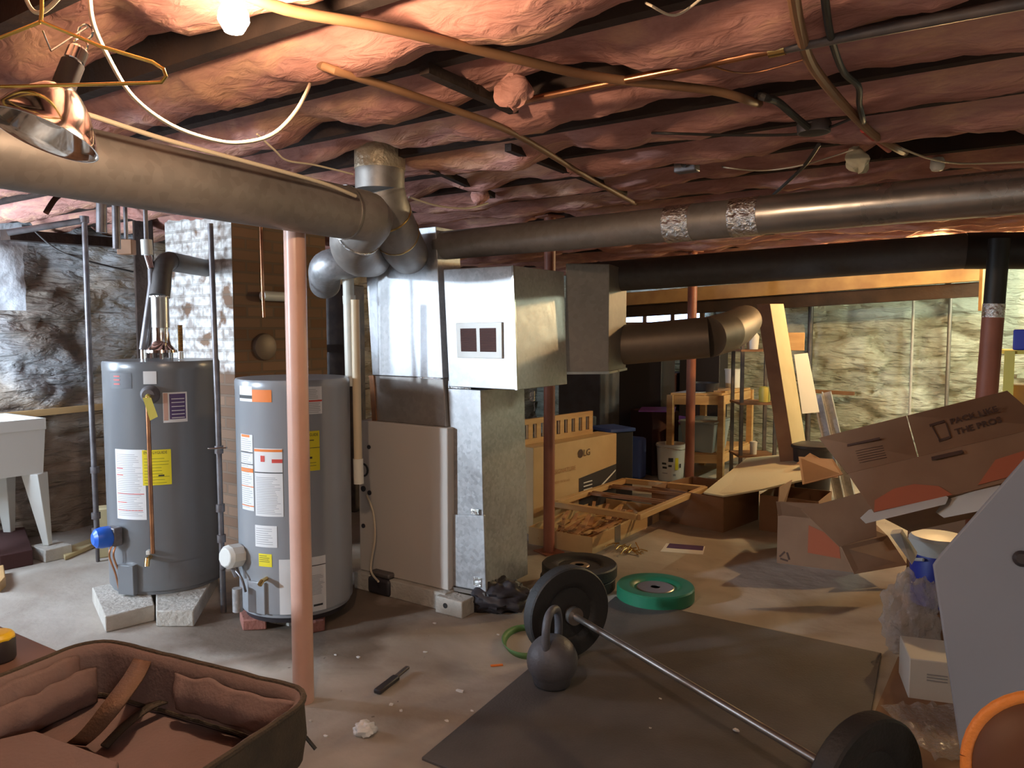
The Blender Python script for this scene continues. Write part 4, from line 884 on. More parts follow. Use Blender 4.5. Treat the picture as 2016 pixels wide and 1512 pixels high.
for a_, b_, w_, lb in (((835, 135), (1012, 215), .035, 'dark wooden brace nailed under the joists at top centre'), ((1000, 290), (1230, 380), .03, 'dark wooden brace nailed under the joists above the shiny duct'), ((850, 330), (970, 385), .03, 'dark wooden brace beside the riser duct')):
    tag(MB().rod(cz(*a_, JZ - .02), cz(*b_, JZ - .02), w_, .03).build('wood_brace', 'joist'), lb, 'brace')
cord([cz(1560, -20), cz(1575, 60), cz(1600, 130), cz(1660, 205), cz(1720, 265), cz(1770, 295), cz(1788, 304, JZ + .08)], .014, 'brownwood', 'thick brown cable bundle crossing the joists at upper right', 'cable_bundle')
cord([cz(1622, -20), cz(1635, 70), cz(1660, 140), cz(1690, 170), cz(1692, 205), cz(1700, 240), cz(1702, 250, JZ + .08)], .009, 'blackcord', 'black cable hanging across the joists at upper right', 'hanging_cable')
cord([cz(1488, 186, JZ + .08), cz(1500, 190), cz(1530, 200), cz(1560, 225), cz(1590, 250)], .012, 'blackcord', 'short black cable running to the ceiling junction box', 'hanging_cable')
cord([cz(1612, 285), cz(1580, 330), cz(1520, 386)], .008, 'blackcord', 'black cable running from the junction box to the shiny duct', 'hanging_cable')
cord([cz(1280, 262, JZ + .06), cz(1300, 262), cz(1450, 266), cz(1590, 262), cz(1680, 232)], .005, 'blackcord', 'black wires running level into the junction box', 'wire')
cord([cz(1400, 130), cz(1450, 143), cz(1500, 140), cz(1600, 112)], .0025, 'copper', 'thin copper wire sagging below the insulation at upper right', 'wire')
cord([cz(1420, 326, JZ + .06), cz(1430, 330), cz(1500, 336), cz(1580, 325), cz(1680, 295)], .003, 'cord', 'thin pale wire sagging above the shiny duct', 'wire')
cord([cz(1770, 290), cz(1830, 312), cz(1900, 322), cz(2040, 318)], .004, 'cord', 'thin pale wire running to the right edge above the shiny duct', 'wire')
cord([at(805, 388, 3.6), at(860, 405, 3.7), at(920, 410, 3.8), at(960, 400, 4.0)], .005, 'cord', 'cream cable running right from the riser duct', 'power_cord')
cord([cz(1270, 4, JZ + .06), cz(1280, 10), cz(1330, 30), cz(1390, -10)], .003, 'cord', 'thin wire at the top edge of the ceiling', 'wire')
q = cz(1602, 262, JZ - .06)
t = thing('junction_box', q, 'dark round junction box with cables under the joists at upper right', 'electrical box')
MB().lathe([(.055, 0), (.058, .03), (.05, .045), (0, .045)], q, seg=20).build('box', 'iron', t); MB().lathe([(0, -.006), (.03, -.006), (.05, 0)], q, seg=20).build('cover', 'blackpaint', t)
q = cz(1352, 335, JZ - .05)
t = thing('socket_box', q, 'small grey box with a round hole above the shiny duct', 'electrical box')
MB().box(q - Z * .01, .1, .06, .055, -.6).build('box', 'grey_pipe', t, bevel=.006)
MB().lathe([(.014, 0), (.014, .003), (0, .003)], q + Vector((-.02, -.036, .018)), Vector((-.56, -.83, 0)), 16).build('hole', 'ink', t)
q = cz(1845, 338, JZ - .06)
tag(MB().lathe([(0, 0), (.022, .005), (.03, .02), (.028, .05), (.02, .06), (0, .06)], q, seg=20).build('porcelain_knob', 'white_plastic'), 'white porcelain knob above the shiny duct at the right', 'insulator')
for k, (x, y, lb) in enumerate(((1690, 315, 'yellowish tuft of insulation poking out above the shiny duct'), (1010, 180, 'orange tuft of insulation hanging at top centre'), (945, 385, 'pale tuft of insulation hanging beside the riser duct'))):
    q = cz(x, y, JZ - .05)
    tag(MB().grid(14, 10, lambda s, t_: q + Vector((math.cos(s * 2 * PI) * math.sin(t_ * PI) * .055, math.sin(s * 2 * PI) * math.sin(t_ * PI) * .03, math.cos(t_ * PI) * .045)) * (1 + .75 * noise.noise(Vector((math.cos(s * 2 * PI) * 1.5, math.sin(s * 2 * PI) * 1.5 + t_ * 2, k * 5))))).build('insulation_tuft', 'foam' if k == 0 else 'insul', smooth=80), lb, 'insulation')
cord([cz(1700, 255), cz(1725, 275), cz(1750, 295)], .012, 'redcloth', 'strip of red tape hanging near the ceiling junction box', 'red_tape', 'tape')

# ------------------------------------------------------------------ rubber mat, barbell, plates, kettlebell
mA, mB_, mC, mD = fl(830, 1497), fl(1735, 1290), None, None
mC = mA + V * 1.96; mD = mA + U * 1.32 * 1.0; mB2 = mB_
mC = mB_ - U * 1.36
MT = .012
tag(MB().slab([mA, mA + (mB_ - mC), mB_, mC], Z * MT).build('rubber_mat', 'mat', bevel=.003), 'large black rubber floor mat under the barbell', 'mat')
def plate(c, axis, r, th, name, m, label, group=None, hub=True):
    axis = Vector(axis).normalized(); c = Vector(c)
    t = thing(name, c - Z * (r if abs(axis.z) < .5 else 0), label, 'weight plate', group)
    h = th / 2
    MB().lathe([(.027, -h * .6), (.05, -h * .6), (r * .55, -h * .55), (r * .62, -h * .9), (r * .7, -h), (r * .97, -h), (r, -h * .8), (r, h * .8), (r * .97, h), (r * .7, h), (r * .62, h * .9), (r * .55, h * .55), (.05, h * .6), (.027, h * .6), (.027, -h * .6)], c, axis, 48).build('disc', m, t, smooth=30)
    if hub:
        for sg in (-1, 1): MB().lathe([(.027, 0), (.027, .004), (.055 if not hub == 'big' else .1, .004), (.06 if not hub == 'big' else .105, 0)], c + axis * sg * h * .6, axis * sg, 28).build('hub', 'steel', t)
    return t
RP = .21
C1 = Vector((.25, 3.42, RP + MT)); C2 = Vector((.985, 2.06, RP + MT)); bd = (C2 - C1).normalized()
plate(C1, bd, RP, .07, 'bumper_plate', 'rubber', 'black bumper plate standing upright on the far end of the barbell', hub=False)
plate(C2, bd, RP, .07, 'bumper_plate', 'rubber', 'black bumper plate on the near end of the barbell at the bottom edge', hub=False)
t = thing('barbell', (C1 + C2) / 2 - Z * RP, 'steel barbell lying across the rubber mat between two black plates', 'barbell')
MB().tube([C1 + bd * .06, C2 - bd * .06], .0145, 20).build('shaft', 'steel', t)
for c_, s_ in ((C1, 1), (C2, -1)):
    MB().tube([c_ - bd * s_ * .3, c_ + bd * s_ * .07], .025, 24).build('sleeve', 'steel', t)
    MB().tube([c_ + bd * s_ * .045, c_ + bd * s_ * .075], .04, 28).build('collar', 'steel', t)
gc = fl(1290, 1178); gc.y += .0
t_ = plate(Vector((gc.x, gc.y, .04 + .0)), Z, .215, .078, 'bumper_plate', 'greenrubber', 'green bumper plate lying flat on the concrete floor', hub='big')
bc = Vector((.385, 4.42, 0))
plate(bc + Z * .035, Z, .22, .07, 'bumper_plate', 'rubber', 'lower black bumper plate of the stack behind the barbell')
plate(bc + Z * .106 + Vector((.01, 0, 0)), Z, .22, .07, 'bumper_plate', 'rubber', 'upper black bumper plate of the stack behind the barbell')
kb = fl(1087, 1352); kb.z = MT
t = thing('kettlebell', kb, 'grey cast-iron kettlebell standing at the edge of the rubber mat', 'kettlebell')
R = .108
prof = [(0, 0), (.065, 0), (.078, .008)] + [(R * math.sin(a_), R * .96 - R * math.cos(a_)) for a_ in [0.85 + k * (PI - .85) / 14 for k in range(15)]]
MB().lathe(prof, kb, seg=40).build('ball', 'kettle', t, smooth=60)
hdir = Vector((.42, .9, 0)).normalized()
hp = [kb + hdir * x + Z * z for x, z in ((-.062, .16), (-.072, .21), (-.068, .265), (-.045, .305), (0, .318), (.045, .305), (.068, .265), (.072, .21), (.062, .16))]
MB().tube(smoothpath(hp, 5), .0175, 18).build('handle', 'kettle', t, smooth=60)
# green band loop
q = fl(1030, 1290); mb = MB(); N_ = 40
def band(s, b): 
    a_ = 2 * PI * s; return q + Vector((.03 + .11 * math.cos(a_), .12 + .17 * math.sin(a_), .002 + b * .03)) + Vector((-.02 * b, 0, 0))
mb.grid(N_, 1, band); tag(mb.build('resistance_band', 'bandgreen', solid=.004, smooth=60), 'green resistance band lying in a loop beside the kettlebell', 'exercise band')
# black bag under the duct
def blob(c, rx, ry, rz, name, m, label, cat, seed=0, amp=.35, fr=2.2, nu=28, nv=16, yaw=0.0):
    c = Vector(c); cs, sn = math.cos(yaw), math.sin(yaw)
    def fn(s, t_):
        d = Vector((math.cos(2 * PI * s) * math.sin(PI * t_), math.sin(2 * PI * s) * math.sin(PI * t_), math.cos(PI * t_)))
        k = 1 + amp * noise.noise(d * fr + Vector((seed, 0, 0))) + amp * .5 * noise.noise(d * fr * 2.7 + Vector((seed, 3, 0)))
        x, y = d.x * rx * k, d.y * ry * k
        return c + Vector((x * cs - y * sn, x * sn + y * cs, max(-rz * .8, d.z * rz * k) + rz * .8))
    return tag(MB().grid(nu, nv, fn).build(name, m, smooth=40), label, cat)
blob(fl(968, 1205) + V * .05, .17, .12, .09, 'black_bag', 'darkplastic', 'crumpled black plastic bag on the floor below the return duct', 'bag', 4, .3, 2.6, 40, 24)
# small floor things
q0, q1 = fl(742, 1368), fl(803, 1322)
t = thing('black_knife', q0.lerp(q1, .5), 'black utility tool lying on the bare floor right of the pole', 'tool')
MB().rod(q0 + Z * .012, q0.lerp(q1, .62) + Z * .014, .035, .02).build('handle', 'darkplastic', t, bevel=.006)
MB().rod(q0.lerp(q1, .6) + Z * .016, q1 + Z * .02, .02, .012).build('blade', 'iron', t, bevel=.003)
blob(fl(717, 1452) + Vector((0, .02, 0)), .04, .035, .028, 'crumpled_tissue', 'paper', 'crumpled white tissue on the floor near the soft case', 'tissue', 9, .4, 2.0)
tag(MB().rod(fl(966, 1312) + Z * .003, fl(990, 1310) + Z * .003, .012, .005).build('orange_scrap', 'orangeink'), 'small orange plastic scrap on the floor beside the kettlebell', 'scrap')
r2 = random.Random(11)
for (x, y, s_) in ((705, 1295, 1.2), (836, 1285, 1.1), (856, 1228, 1.0), (905, 1362, 1.6), (770, 1388, 1.2), (790, 1400, 1.0), (660, 1290, .8), (930, 1400, .8), (640, 1450, .9), (610, 1420, .7), (880, 1420, .9), (980, 1250, .8), (820, 1240, .7), (1450, 1445, 1.4), (1300, 1382, .8), (1280, 1440, .6)):
    c = fl(x, y); z0_ = MT if x > 1200 else 0; k = .008 * s_
    pts = [c + Vector((math.cos(j * PI / 2.5 + r2.random()) * k * r2.uniform(.7, 1.5), math.sin(j * PI / 2.5 + r2.random() * .3) * k, z0_ + .0005)) for j in range(5)]
    tag(MB().slab(pts, Z * .004 * s_).build('paint_chip', 'paper' if s_ > .75 else 'concrete'), 'tiny pale chip of debris on the ' + ('rubber mat' if x > 1200 else 'bare concrete floor'), 'debris', 'pale chips on the ' + ('mat' if x > 1200 else 'floor'))
# paper and tangle on the far floor
pq = [fl(1300, 1086), fl(1384, 1092), fl(1388, 1076), fl(1312, 1070)]
t = thing('paper_leaflet', pq[0], 'white leaflet with dark blue stripe on the floor beyond the green plate', 'paper')
MB().slab(pq, Z * .002).build('sheet', 'paper', t)
MB().slab([pq[0].lerp(pq[3], .45).lerp(pq[1].lerp(pq[2], .45), .08), pq[0].lerp(pq[3], .45).lerp(pq[1].lerp(pq[2], .45), .97), pq[3].lerp(pq[2], .97), pq[3].lerp(pq[2], .08)], Z * .003).build('blue_stripe', 'purpleink', t)
mb = MB(); q = fl(1228, 1086)
for k in range(16):
    c = q + Vector((r2.uniform(-.12, .12), r2.uniform(-.08, .08), r2.uniform(.006, .03))); d = Vector((r2.uniform(-1, 1), r2.uniform(-1, 1), r2.uniform(-.2, .3))).normalized() * .05
    mb.tube([c - d, c + Vector((0, 0, .01)), c + d], .004, 6)
tag(mb.build('metal_tangle', 'brass'), 'small tangle of shiny metal clips on the floor beside the wood-filled carton', 'hardware', kind='stuff')

# ------------------------------------------------------------------ table and open case at lower left
TZ = .72
ta, tb_ = atz(-260, 1120, TZ), atz(135, 1290, TZ)
ed = (tb_ - ta).normalized(); pn = Vector((ed.y, -ed.x, 0)).normalized()
if pn.y > 0: pn = -pn
p1 = tb_ + ed * .35
tcorn = [ta - ed * .6, p1, p1 + pn * .75, ta - ed * .6 + pn * .75]
t = thing('work_table', sum(tcorn, Vector()) / 4 - Z * TZ, 'brown board table under the open soft case at lower left', 'table')
MB().slab([p_ - Z * .03 for p_ in tcorn], Z * .03).build('tabletop', 'table', t, bevel=.003)
cT = sum(tcorn, Vector()) / 4
for p_ in tcorn:
    q = p_.lerp(cT, .1); MB().box((q.x, q.y, 0), .05, .05, TZ - .031, .4).build('leg', 'table', t)
# tape measure
q = atz(-4, 1300, TZ)
t = thing('tape_measure', q, 'yellow and black tape measure on the table at the left edge', 'tape measure')
MB().lathe([(.036, 0), (.038, .006), (.038, .05), (.034, .056), (0, .056)], q + Z * .001, seg=28).build('case', 'darkplastic', t, bevel=.003)
MB().lathe([(.036, .05), (.039, .056), (.03, .068), (0, .07)], q, seg=10).build('grip', 'tapeyellow', t, bevel=.003)
# case: rounded rectangle
cA = Vector((.906, -.423, 0)); cB = Vector((-.41, -.912, 0)); c0 = atz(228, 1262, .845)
c0 = Vector((c0.x, c0.y, 0)); W_, D2 = .60, .46; c0 = c0 - cA * .06
def rr(s, w, d, rad, ox=0, oy=0):  # point on rounded rect, s in 0..1
    per = [(rad, 0), (w - rad, 0)], 
    pts = []; n = 6
    for (cx_, cy_, a0) in ((w - rad, rad, -PI / 2), (w - rad, d - rad, 0), (rad, d - rad, PI / 2), (rad, rad, PI)):
        for k in range(n + 1): pts.append((cx_ + rad * math.cos(a0 + k * PI / 2 / n), cy_ + rad * math.sin(a0 + k * PI / 2 / n)))
    return pts
base = rr(0, W_, D2, .07)
def ringp(off, z, wob=0.0, sd=0):
    out = []
    cx_, cy_ = W_ / 2, D2 / 2; n = len(base)
    dense = []
    for i in range(n):
        a_, b_ = Vector(base[i]).to_3d(), Vector(base[(i + 1) % n]).to_3d(); k = max(1, int((b_ - a_).length / .015))
        for j in range(k): dense.append(a_.lerp(b_, j / k))
    m_ = len(dense)
    for i, p_ in enumerate(dense):
        d = (dense[(i + 1) % m_] - dense[i - 1]).normalized(); nrm = Vector((d.y, -d.x, 0))
        q = p_ + nrm * (off + wob * noise.noise(Vector((i * .35, sd, 0)))); out.append(c0 + cA * q.x + cB * q.y + Z * (z + wob * .6 * noise.noise(Vector((i * .22, sd + 9, 0)))))
    return out
def loft(rings, name, m, parent, capb=False, k=None, **kw):
    mb = MB(); n = len(rings[0]); vs = [p_ for r in rings for p_ in r]
    fs = [(i * n + j, i * n + (j + 1) % n, (i + 1) * n + (j + 1) % n, (i + 1) * n + j) for i in range(len(rings) - 1) for j in range(n)]
    if capb: fs.append(tuple(range(n)))
    return mb.add(vs, fs).build(name, m, parent, **kw)
bagc = c0 + cA * W_ / 2 + cB * D2 / 2 + Z * (TZ + .001)
t = thing('soft_tool_case', bagc, 'open dark olive fabric case with brown lining lying on the table', 'bag')
zB = TZ + .002
loft([ringp(-.02, zB), ringp(-.004, zB + .01), ringp(.004, zB + .05, .004), ringp(0, zB + .115, .002), ringp(-.004, zB + .123, .002)], 'shell', 'bag_out', t, capb=True, smooth=60)
loft([ringp(-.004, zB + .122, .002), ringp(-.014, zB + .118, .003), ringp(-.02, zB + .1, .004, 2), ringp(-.024, zB + .06, .006, 3), ringp(-.03, zB + .015, .003)], 'lining', 'bag_in', t, smooth=60)
n_b = ringp(-.028, zB + .012); MB().add(n_b, [tuple(range(len(n_b)))]).build('floor_lining', 'bag_in', t, smooth=0)
def ringtube(off, z, r, name, m): 
    p_ = ringp(off, z, .002); p_.append(p_[0]); return MB().tube(p_, r, 8, caps=False).build(name, m, t)
ringtube(-.001, zB + .12, .006, 'rim_piping', 'bag_out'); ringtube(-.027, zB + .02, .005, 'seam_piping', 'bag_out')
# padded pockets along far and left sides
def pad(a, b, w, z0, z1, nm, m, puff=.014, folds=8, hoff=0.0):  # a,b local (x,y); width inwards
    a, b = Vector(a).to_3d(), Vector(b).to_3d(); d = (b - a).normalized(); nrm = Vector((-d.y, d.x, 0)); L = (b - a).length
    if puff < 0: nrm = -nrm if nrm.x < 0 else nrm; w = abs(w); puff = abs(puff)
    def fn(s, q):
        if q < .5: y, z = q * 2 * (z1 - z0), 0
        tt = q * PI; off = puff * math.sin(tt) + .005 * noise.noise(Vector((s * folds, q * 2, hoff)))
        zz_ = z0 + (z1 - z0) * q + .01 * noise.noise(Vector((s * folds * .6, 0, hoff + 4))) * (q)
        end = min(1, min(s, 1 - s) * 12) ** .5
        x_ = a + d * L * s + nrm * (w + off * end)
        return c0 + cA * x_.x + cB * x_.y + Z * zz_
    mb = MB().grid(50, 12, fn)
    return mb.build(nm, m, t, solid=.004, smooth=70)
pad((.27, .012), (W_ - .03, .012), .02, zB + .035, zB + .108, 'far_pad', 'bag_in', .02)
pad((.012, D2 - .03), (.012, .06), -.012, zB + .02, zB + .112, 'side_pocket', 'bag_in', -.022, 14, 5)
pad((.012, D2 - .03), (.012, .05), -.05, zB + .014, zB + .09, 'side_pocket', 'bag_in', -.022, 14, 15)
# strap
sp = [atz(420 - 135, 1290, zB + .1), atz(265, 1330, zB + .115), atz(225, 1385, zB + .1), atz(180, 1440, zB + .05), atz(150, 1465, zB + .016)]
def strap(pts, w, name, m):
    P = smoothpath(pts, 6); mb = MB(); sd_ = (P[-1] - P[0]).cross(Z).normalized() * w / 2
    mb.grid(len(P) - 1, 1, lambda s, q: P[int(round(s * (len(P) - 1)))] + sd_ * (q * 2 - 1)); return mb.build(name, m, t, solid=.004, smooth=60)
strap(sp, .042, 'wide_strap', 'bag_web')
strap([atz(300, 1320, zB + .07), atz(340, 1310, zB + .1), atz(365, 1330, zB + .07), atz(380, 1370, zB + .02)], .012, 'thin_strap', 'bag_out')
strap([atz(205, 1470, zB + .018), atz(250, 1425, zB + .03), atz(300, 1390, zB + .04), atz(360, 1372, zB + .03), atz(400, 1368, zB + .02)], .02, 'loose_strap', 'bag_out')
# folded flap bottom-left
fl_ = [atz(-60, 1480, zB + .05), atz(70, 1450, zB + .06), atz(235, 1512, zB + .05), atz(210, 1600, zB + .04), atz(-60, 1640, zB + .04)]
MB().slab(fl_, Z * .012).build('lid_flap', 'bag_in', t, bevel=.004)
# zipper pull
z0_ = atz(590, 1440, zB + .05)
MB().tube([z0_, z0_ + Vector((.012, .0, -.012)), z0_ + Vector((.03, -.006, -.03))], .0035, 8).build('zipper_pull', 'blackcord', t)

# ------------------------------------------------------------------ cartons etc. right of the duct
# yellow TV carton (long, along v)
q0 = at(1050, 893, 5.55); q1 = at(1214, 857, 6.35); zT = q1.z
q0 = Vector((q0.x, q0.y, 0)); q1 = Vector((q1.x, q1.y, 0)); dv_ = (q1 - q0).normalized(); nu_ = Vector((-dv_.y, dv_.x, 0))
zT = .645
t = thing('television_carton', (q0 + q1) / 2 + nu_ * .1, 'yellow-brown television carton with black printed corner behind the red pole', 'box')
MB().slab([q0, q1, q1 + nu_ * .2, q0 + nu_ * .2], Z * zT).build('carton', 'cardlight', t, bevel=.004)
def onq(px, py, off=-.002): return onplane(px, py, q0 + nu_ * off, nu_)
MB().slab([onq(1140, 942), onq(1213, 913), onq(1213, 985), onq(1140, 1005)], -nu_ * .001).build('black_print', 'darkplastic', t, smooth=0)
mb = MB()
for k in range(4): mb.slab([onq(1149, 950 + k * 7, -.004), onq(1166, 945 + k * 7, -.004), onq(1166, 947 + k * 7, -.004), onq(1149, 952 + k * 7, -.004)], -nu_ * .0005)
mb.slab([onq(1183, 955, -.004), onq(1212, 924, -.004), onq(1212, 927, -.004), onq(1183, 959, -.004)], -nu_ * .0005)
mb.build('white_print', 'paper', t, smooth=0)
MB().lathe([(0, .001), (.034, .001), (.034, 0)], onq(1143, 893), -nu_, 20).build('logo_disc', 'darkprint', t)
mk_text('LG', 'logo_text', 'darkprint', t, onq(1149, 898, -.004), dv_, Z, .075)
for (x, y, s_, tx) in ((1092, 934, .05, 'SIGNATURE'), (1090, 954, .028, 'OLED TV 55 inch'),): mk_text(tx, 'printed_text', 'cedar', t, onq(x, y, -.004), dv_, Z, s_)
# slatted wooden rack on the carton
ra = q0.lerp(q1, .02) + nu_ * .15; rb = q0.lerp(q1, .86) + nu_ * .15; z0_, z1_ = zT + .001, zT + .19
t = thing('slatted_wood_rack', (ra + rb) / 2 + Z * z0_, 'pale wooden rack with square slots on top of the television carton', 'rack')
mb = MB(); mb.rod(ra + Z * (z0_ + .02), rb + Z * (z0_ + .02), .03, .04); mb.build('bottom_rail', 'wood', t)
MB().rod(ra + Z * (z1_ - .02), rb + Z * (z1_ - .02), .03, .04).build('top_rail', 'wood', t)
for k in range(10):
    p_ = ra.lerp(rb, (k + .15) / 9.4); MB().box(p_ + Z * (z0_ + .04), .05, .025, z1_ - z0_ - .08, ax=(dv_, nu_, Z)).build('slat', 'wood', t)
# blue crate behind it
q = at(1205, 850, 6.75); q.z = 0
t = thing('blue_crate', q, 'blue plastic crate standing behind the television carton', 'crate')
MB().box(q, .24, .3, .62, .5).build('body', 'darkplastic', t, bevel=.01); MB().box(q + Z * .62, .27, .33, .03, .5).build('rim', 'bluecloth', t, bevel=.006)
q = at(1128, 840, 7.0); q.z = 0
tag(MB().box(q, .35, .25, .72, .5).build('grey_carton', 'kettle', bevel=.01), 'dim blue-grey box behind the wooden rack', 'box')

# low open carton with wood strips
q0 = Vector((.534, 5.05, 0)); L_, Wd = 1.12, .5; hh = .12
t = thing('low_open_carton', q0 - U * .25 + V * .5, 'low open carton filled with wood strips beside the red pole', 'box')
cn = [q0 - U * Wd, q0, q0 + V * L_, q0 - U * Wd + V * L_]
MB().slab(cn, Z * .006).build('bottom', 'cardlight', t)
for i in range(4):
    a_, b_ = cn[i], cn[(i + 1) % 4]; MB().rod(a_ + Z * (hh / 2), b_ + Z * (hh / 2), .006, hh).build('side', 'cardlight', t)
for s_ in (.3, .8): MB().rod(q0 + V * (s_ * L_) + U * .004 + Z * hh / 2, q0 + V * (s_ * L_ + .09) + U * .004 + Z * hh / 2, .002, hh * 1.01).build('grey_tape', 'steel', t, label='grey tape patch')
for k in range(52):
    c = q0 - U * r2.uniform(.08, .42) + V * (r2.uniform(.06, .42) if k < 30 else r2.uniform(.3, L_ - .2)); lz = .02 + (k % 12) * .011
    d = (V * r2.uniform(.8, 1) + U * r2.uniform(-.55, .35)).normalized() * r2.uniform(.05, .16) + Z * r2.uniform(-.012, .02)
    tag(MB().rod(c - d + Z * lz, c + d + Z * lz, r2.uniform(.02, .045), .008).build('wood_strip', 'cedar' if k % 3 else 'wood'), 'splintered cedar strip in the low open carton', 'wood strip', 'cedar strips piled in the low carton')
# lattice frame on top
za = .235
P4 = [atz(1255, 1018, za), atz(1388, 962, za), atz(1230, 946, za), atz(1092, 992, za)]
t = thing('wooden_lattice_frame', sum(P4, Vector()) / 4, 'light wooden frame with cross bars lying over the strip-filled carton', 'frame')
for i, m_ in enumerate(('wood', 'wood', 'wood', 'wood')):
    MB().rod(P4[i], P4[(i + 1) % 4], .045, .04).build('rail', m_, t, bevel=.003)
for s_ in (.42, .47, .72, .77): MB().rod(P4[0].lerp(P4[1], s_) + Z * .002, P4[3].lerp(P4[2], s_) + Z * .002, .02, .02).build('cross_bar', 'brownwood', t)

# pail
q = fl(1320, 944); q.y += .0
t = thing('plastic_pail', q, 'white five-gallon pail with printed label beside the orange-red pole', 'bucket')
MB().lathe([(.12, 0), (.125, .005), (.14, .34), (.15, .345), (.15, .36), (.142, .37), (.137, .37), (.118, .01), (0, .01)], q, seg=36).build('body', 'white_plastic', t)
MB().tube([q + Vector((.145 * math.cos(a_), .145 * math.sin(a_) * 1, .33 + .012 * math.sin(a_ * 2))) for a_ in [k * PI / 12 for k in range(25)]], .004, 8).build('bail', 'chrome', t)
cq = Vector((q.x, q.y, 0)); 
for a0, a1, z0_, z1_, m_ in ((-1.45, -1.2, .12, .24, 'yellow_paper'), (-1.95, -1.6, .2, .24, 'ink'), (-1.95, -1.7, .15, .17, 'ink'), (-2.4, -2.05, .13, .15, 'ink'), (-2.45, -2.1, .17, .19, 'ink'), (-1.1, -.95, .14, .18, 'ink'), (-2.4, -2.0, .08, .09, 'greyink'), (-1.6, -1.4, .06, .08, 'greyink')):
    patch(cq, .132, a0, a1, z0_, z1_, 'label_print', m_, t, off=.004)

# workbench/table far
tz = .87; f0, f1_ = Vector((1.6, 7.72, 0)), fl(1418, 944); f1_.z = 0; bk = (V * .95)
t = thing('wooden_workbench', f1_, 'small wooden workbench with lower shelf behind the orange-red pole', 'table')
cs = [f0, f1_, f1_ + bk, f0 + bk]
for p_ in cs: MB().box(p_, .06, .06, tz - .02, ax=(U, V, Z)).build('leg', 'wood', t)
for z_, nm in ((tz - .02, 'top_board'), (.25, 'lower_shelf')): MB().slab([p_ + Z * z_ for p_ in cs], Z * .02).build(nm, 'wood', t)
for z_ in (tz - .12, .16):
    for i in range(4): MB().rod(cs[i] + Z * (z_ + .05), cs[(i + 1) % 4] + Z * (z_ + .05), .03, .09).build('apron', 'wood', t)
cN2 = (cs[0] + cs[2]) / 2
tb = thing('storage_tub', cN2 - V * .25 + Z * .271, 'translucent grey storage tub on the lower shelf of the workbench', 'tub')
q = cN2 - V * .25 + Z * .272 + U * .02
MB().hexa([q + U * a_ * .15 + V * b_ * .2 for a_, b_ in ((-1, -1), (1, -1), (1, 1), (-1, 1))] + [q + U * a_ * .18 + V * b_ * .25 + Z * .3 for a_, b_ in ((-1, -1), (1, -1), (1, 1), (-1, 1))]).build('body', 'tub', tb, bevel=.01)
MB().box(q + Z * .3, .38, .54, .02, ax=(U, V, Z)).build('lid', 'tub', tb, bevel=.006)
q = cN2 - V * .2 - U * .02 + Z * (tz + .001)
t = thing('black_pan', q, 'black shallow pan on top of the wooden workbench', 'pan'); MB().lathe([(.13, 0), (.15, .09), (.155, .09), (.135, .005), (0, .005)], q, seg=28).build('pan_body', 'darkplastic', t)
MB().tube([q + Vector((.15, 0, .08)), q + Vector((.19, 0, .085)), q + Vector((.15, .04, .08))], .006, 8).build('handle', 'darkplastic', t)
q = cN2 + U * .12 + V * .3 + Z * (tz + .001)
tag(MB().lathe([(.075, 0), (.085, .2), (.09, .2), (.09, .215), (.0, .215)], q, seg=24).build('paint_tub', 'white_plastic'), 'white paint tub on the back of the workbench', 'bucket')
q = cs[1] + V * .4 - U * .06 + Z * (tz + .001)
tag(MB().box(q, .12, .6, .015, ax=(U, V, Z)).build('wood_offcut', 'wood'), 'flat wood offcut on the right side of the workbench', 'wood')
q = at(1345, 772, 7.6); q.z = tz + .001; q = cs[0] + V * .1 + U * .05 + Z * (tz + .001)
tag(MB().slab([q, q + U * .2 + V * .02, q + U * .22 + V * .16, q + U * .02 + V * .1], Z * .004).build('paper_sheet', 'paper'), 'white paper sheet on the front of the workbench', 'paper')
# dark box with purple lid
q = at(1288, 830, 8.1); q.z = 0
t = thing('dark_bin', q, 'dark bin with a purple lid behind the white pail', 'bin')
MB().box(q, .34, .4, .66, .45).build('body', 'darkred', t, bevel=.01)
MB().slab([q + Vector((-.2, -.2, .66)), q + Vector((.16, -.26, .66)), q + Vector((.25, .1, .67)), q + Vector((-.1, .2, .66))], Z * .012).build('lid', 'purple', t, label='purple lid')
q = at(1338, 832, 9.0); q.z = 0
t = thing('dark_bin', q, 'dark bin with a purple bag on top behind the workbench leg', 'bin'); MB().box(q, .3, .3, .42, .45).build('body', 'darkplastic', t, bevel=.01); MB().box(q + Z * .42, .26, .28, .06, .5).build('purple_bag', 'purple', t, bevel=.02)
# blue sheet on the far floor, black bag
q = at(1248, 900, 7.75); q.z = 0
tag(MB().box(q, .22, .16, .42, -.59).build('blue_bag', 'bluecloth', bevel=.03), 'blue shopping bag standing on the dark far floor beside the bins', 'bag')
blob(fl(1240, 938) + Vector((0, .1, 0)), .2, .13, .07, 'black_sack', 'darkplastic', 'black plastic sack on the floor left of the white pail', 'bag', 14, .5)
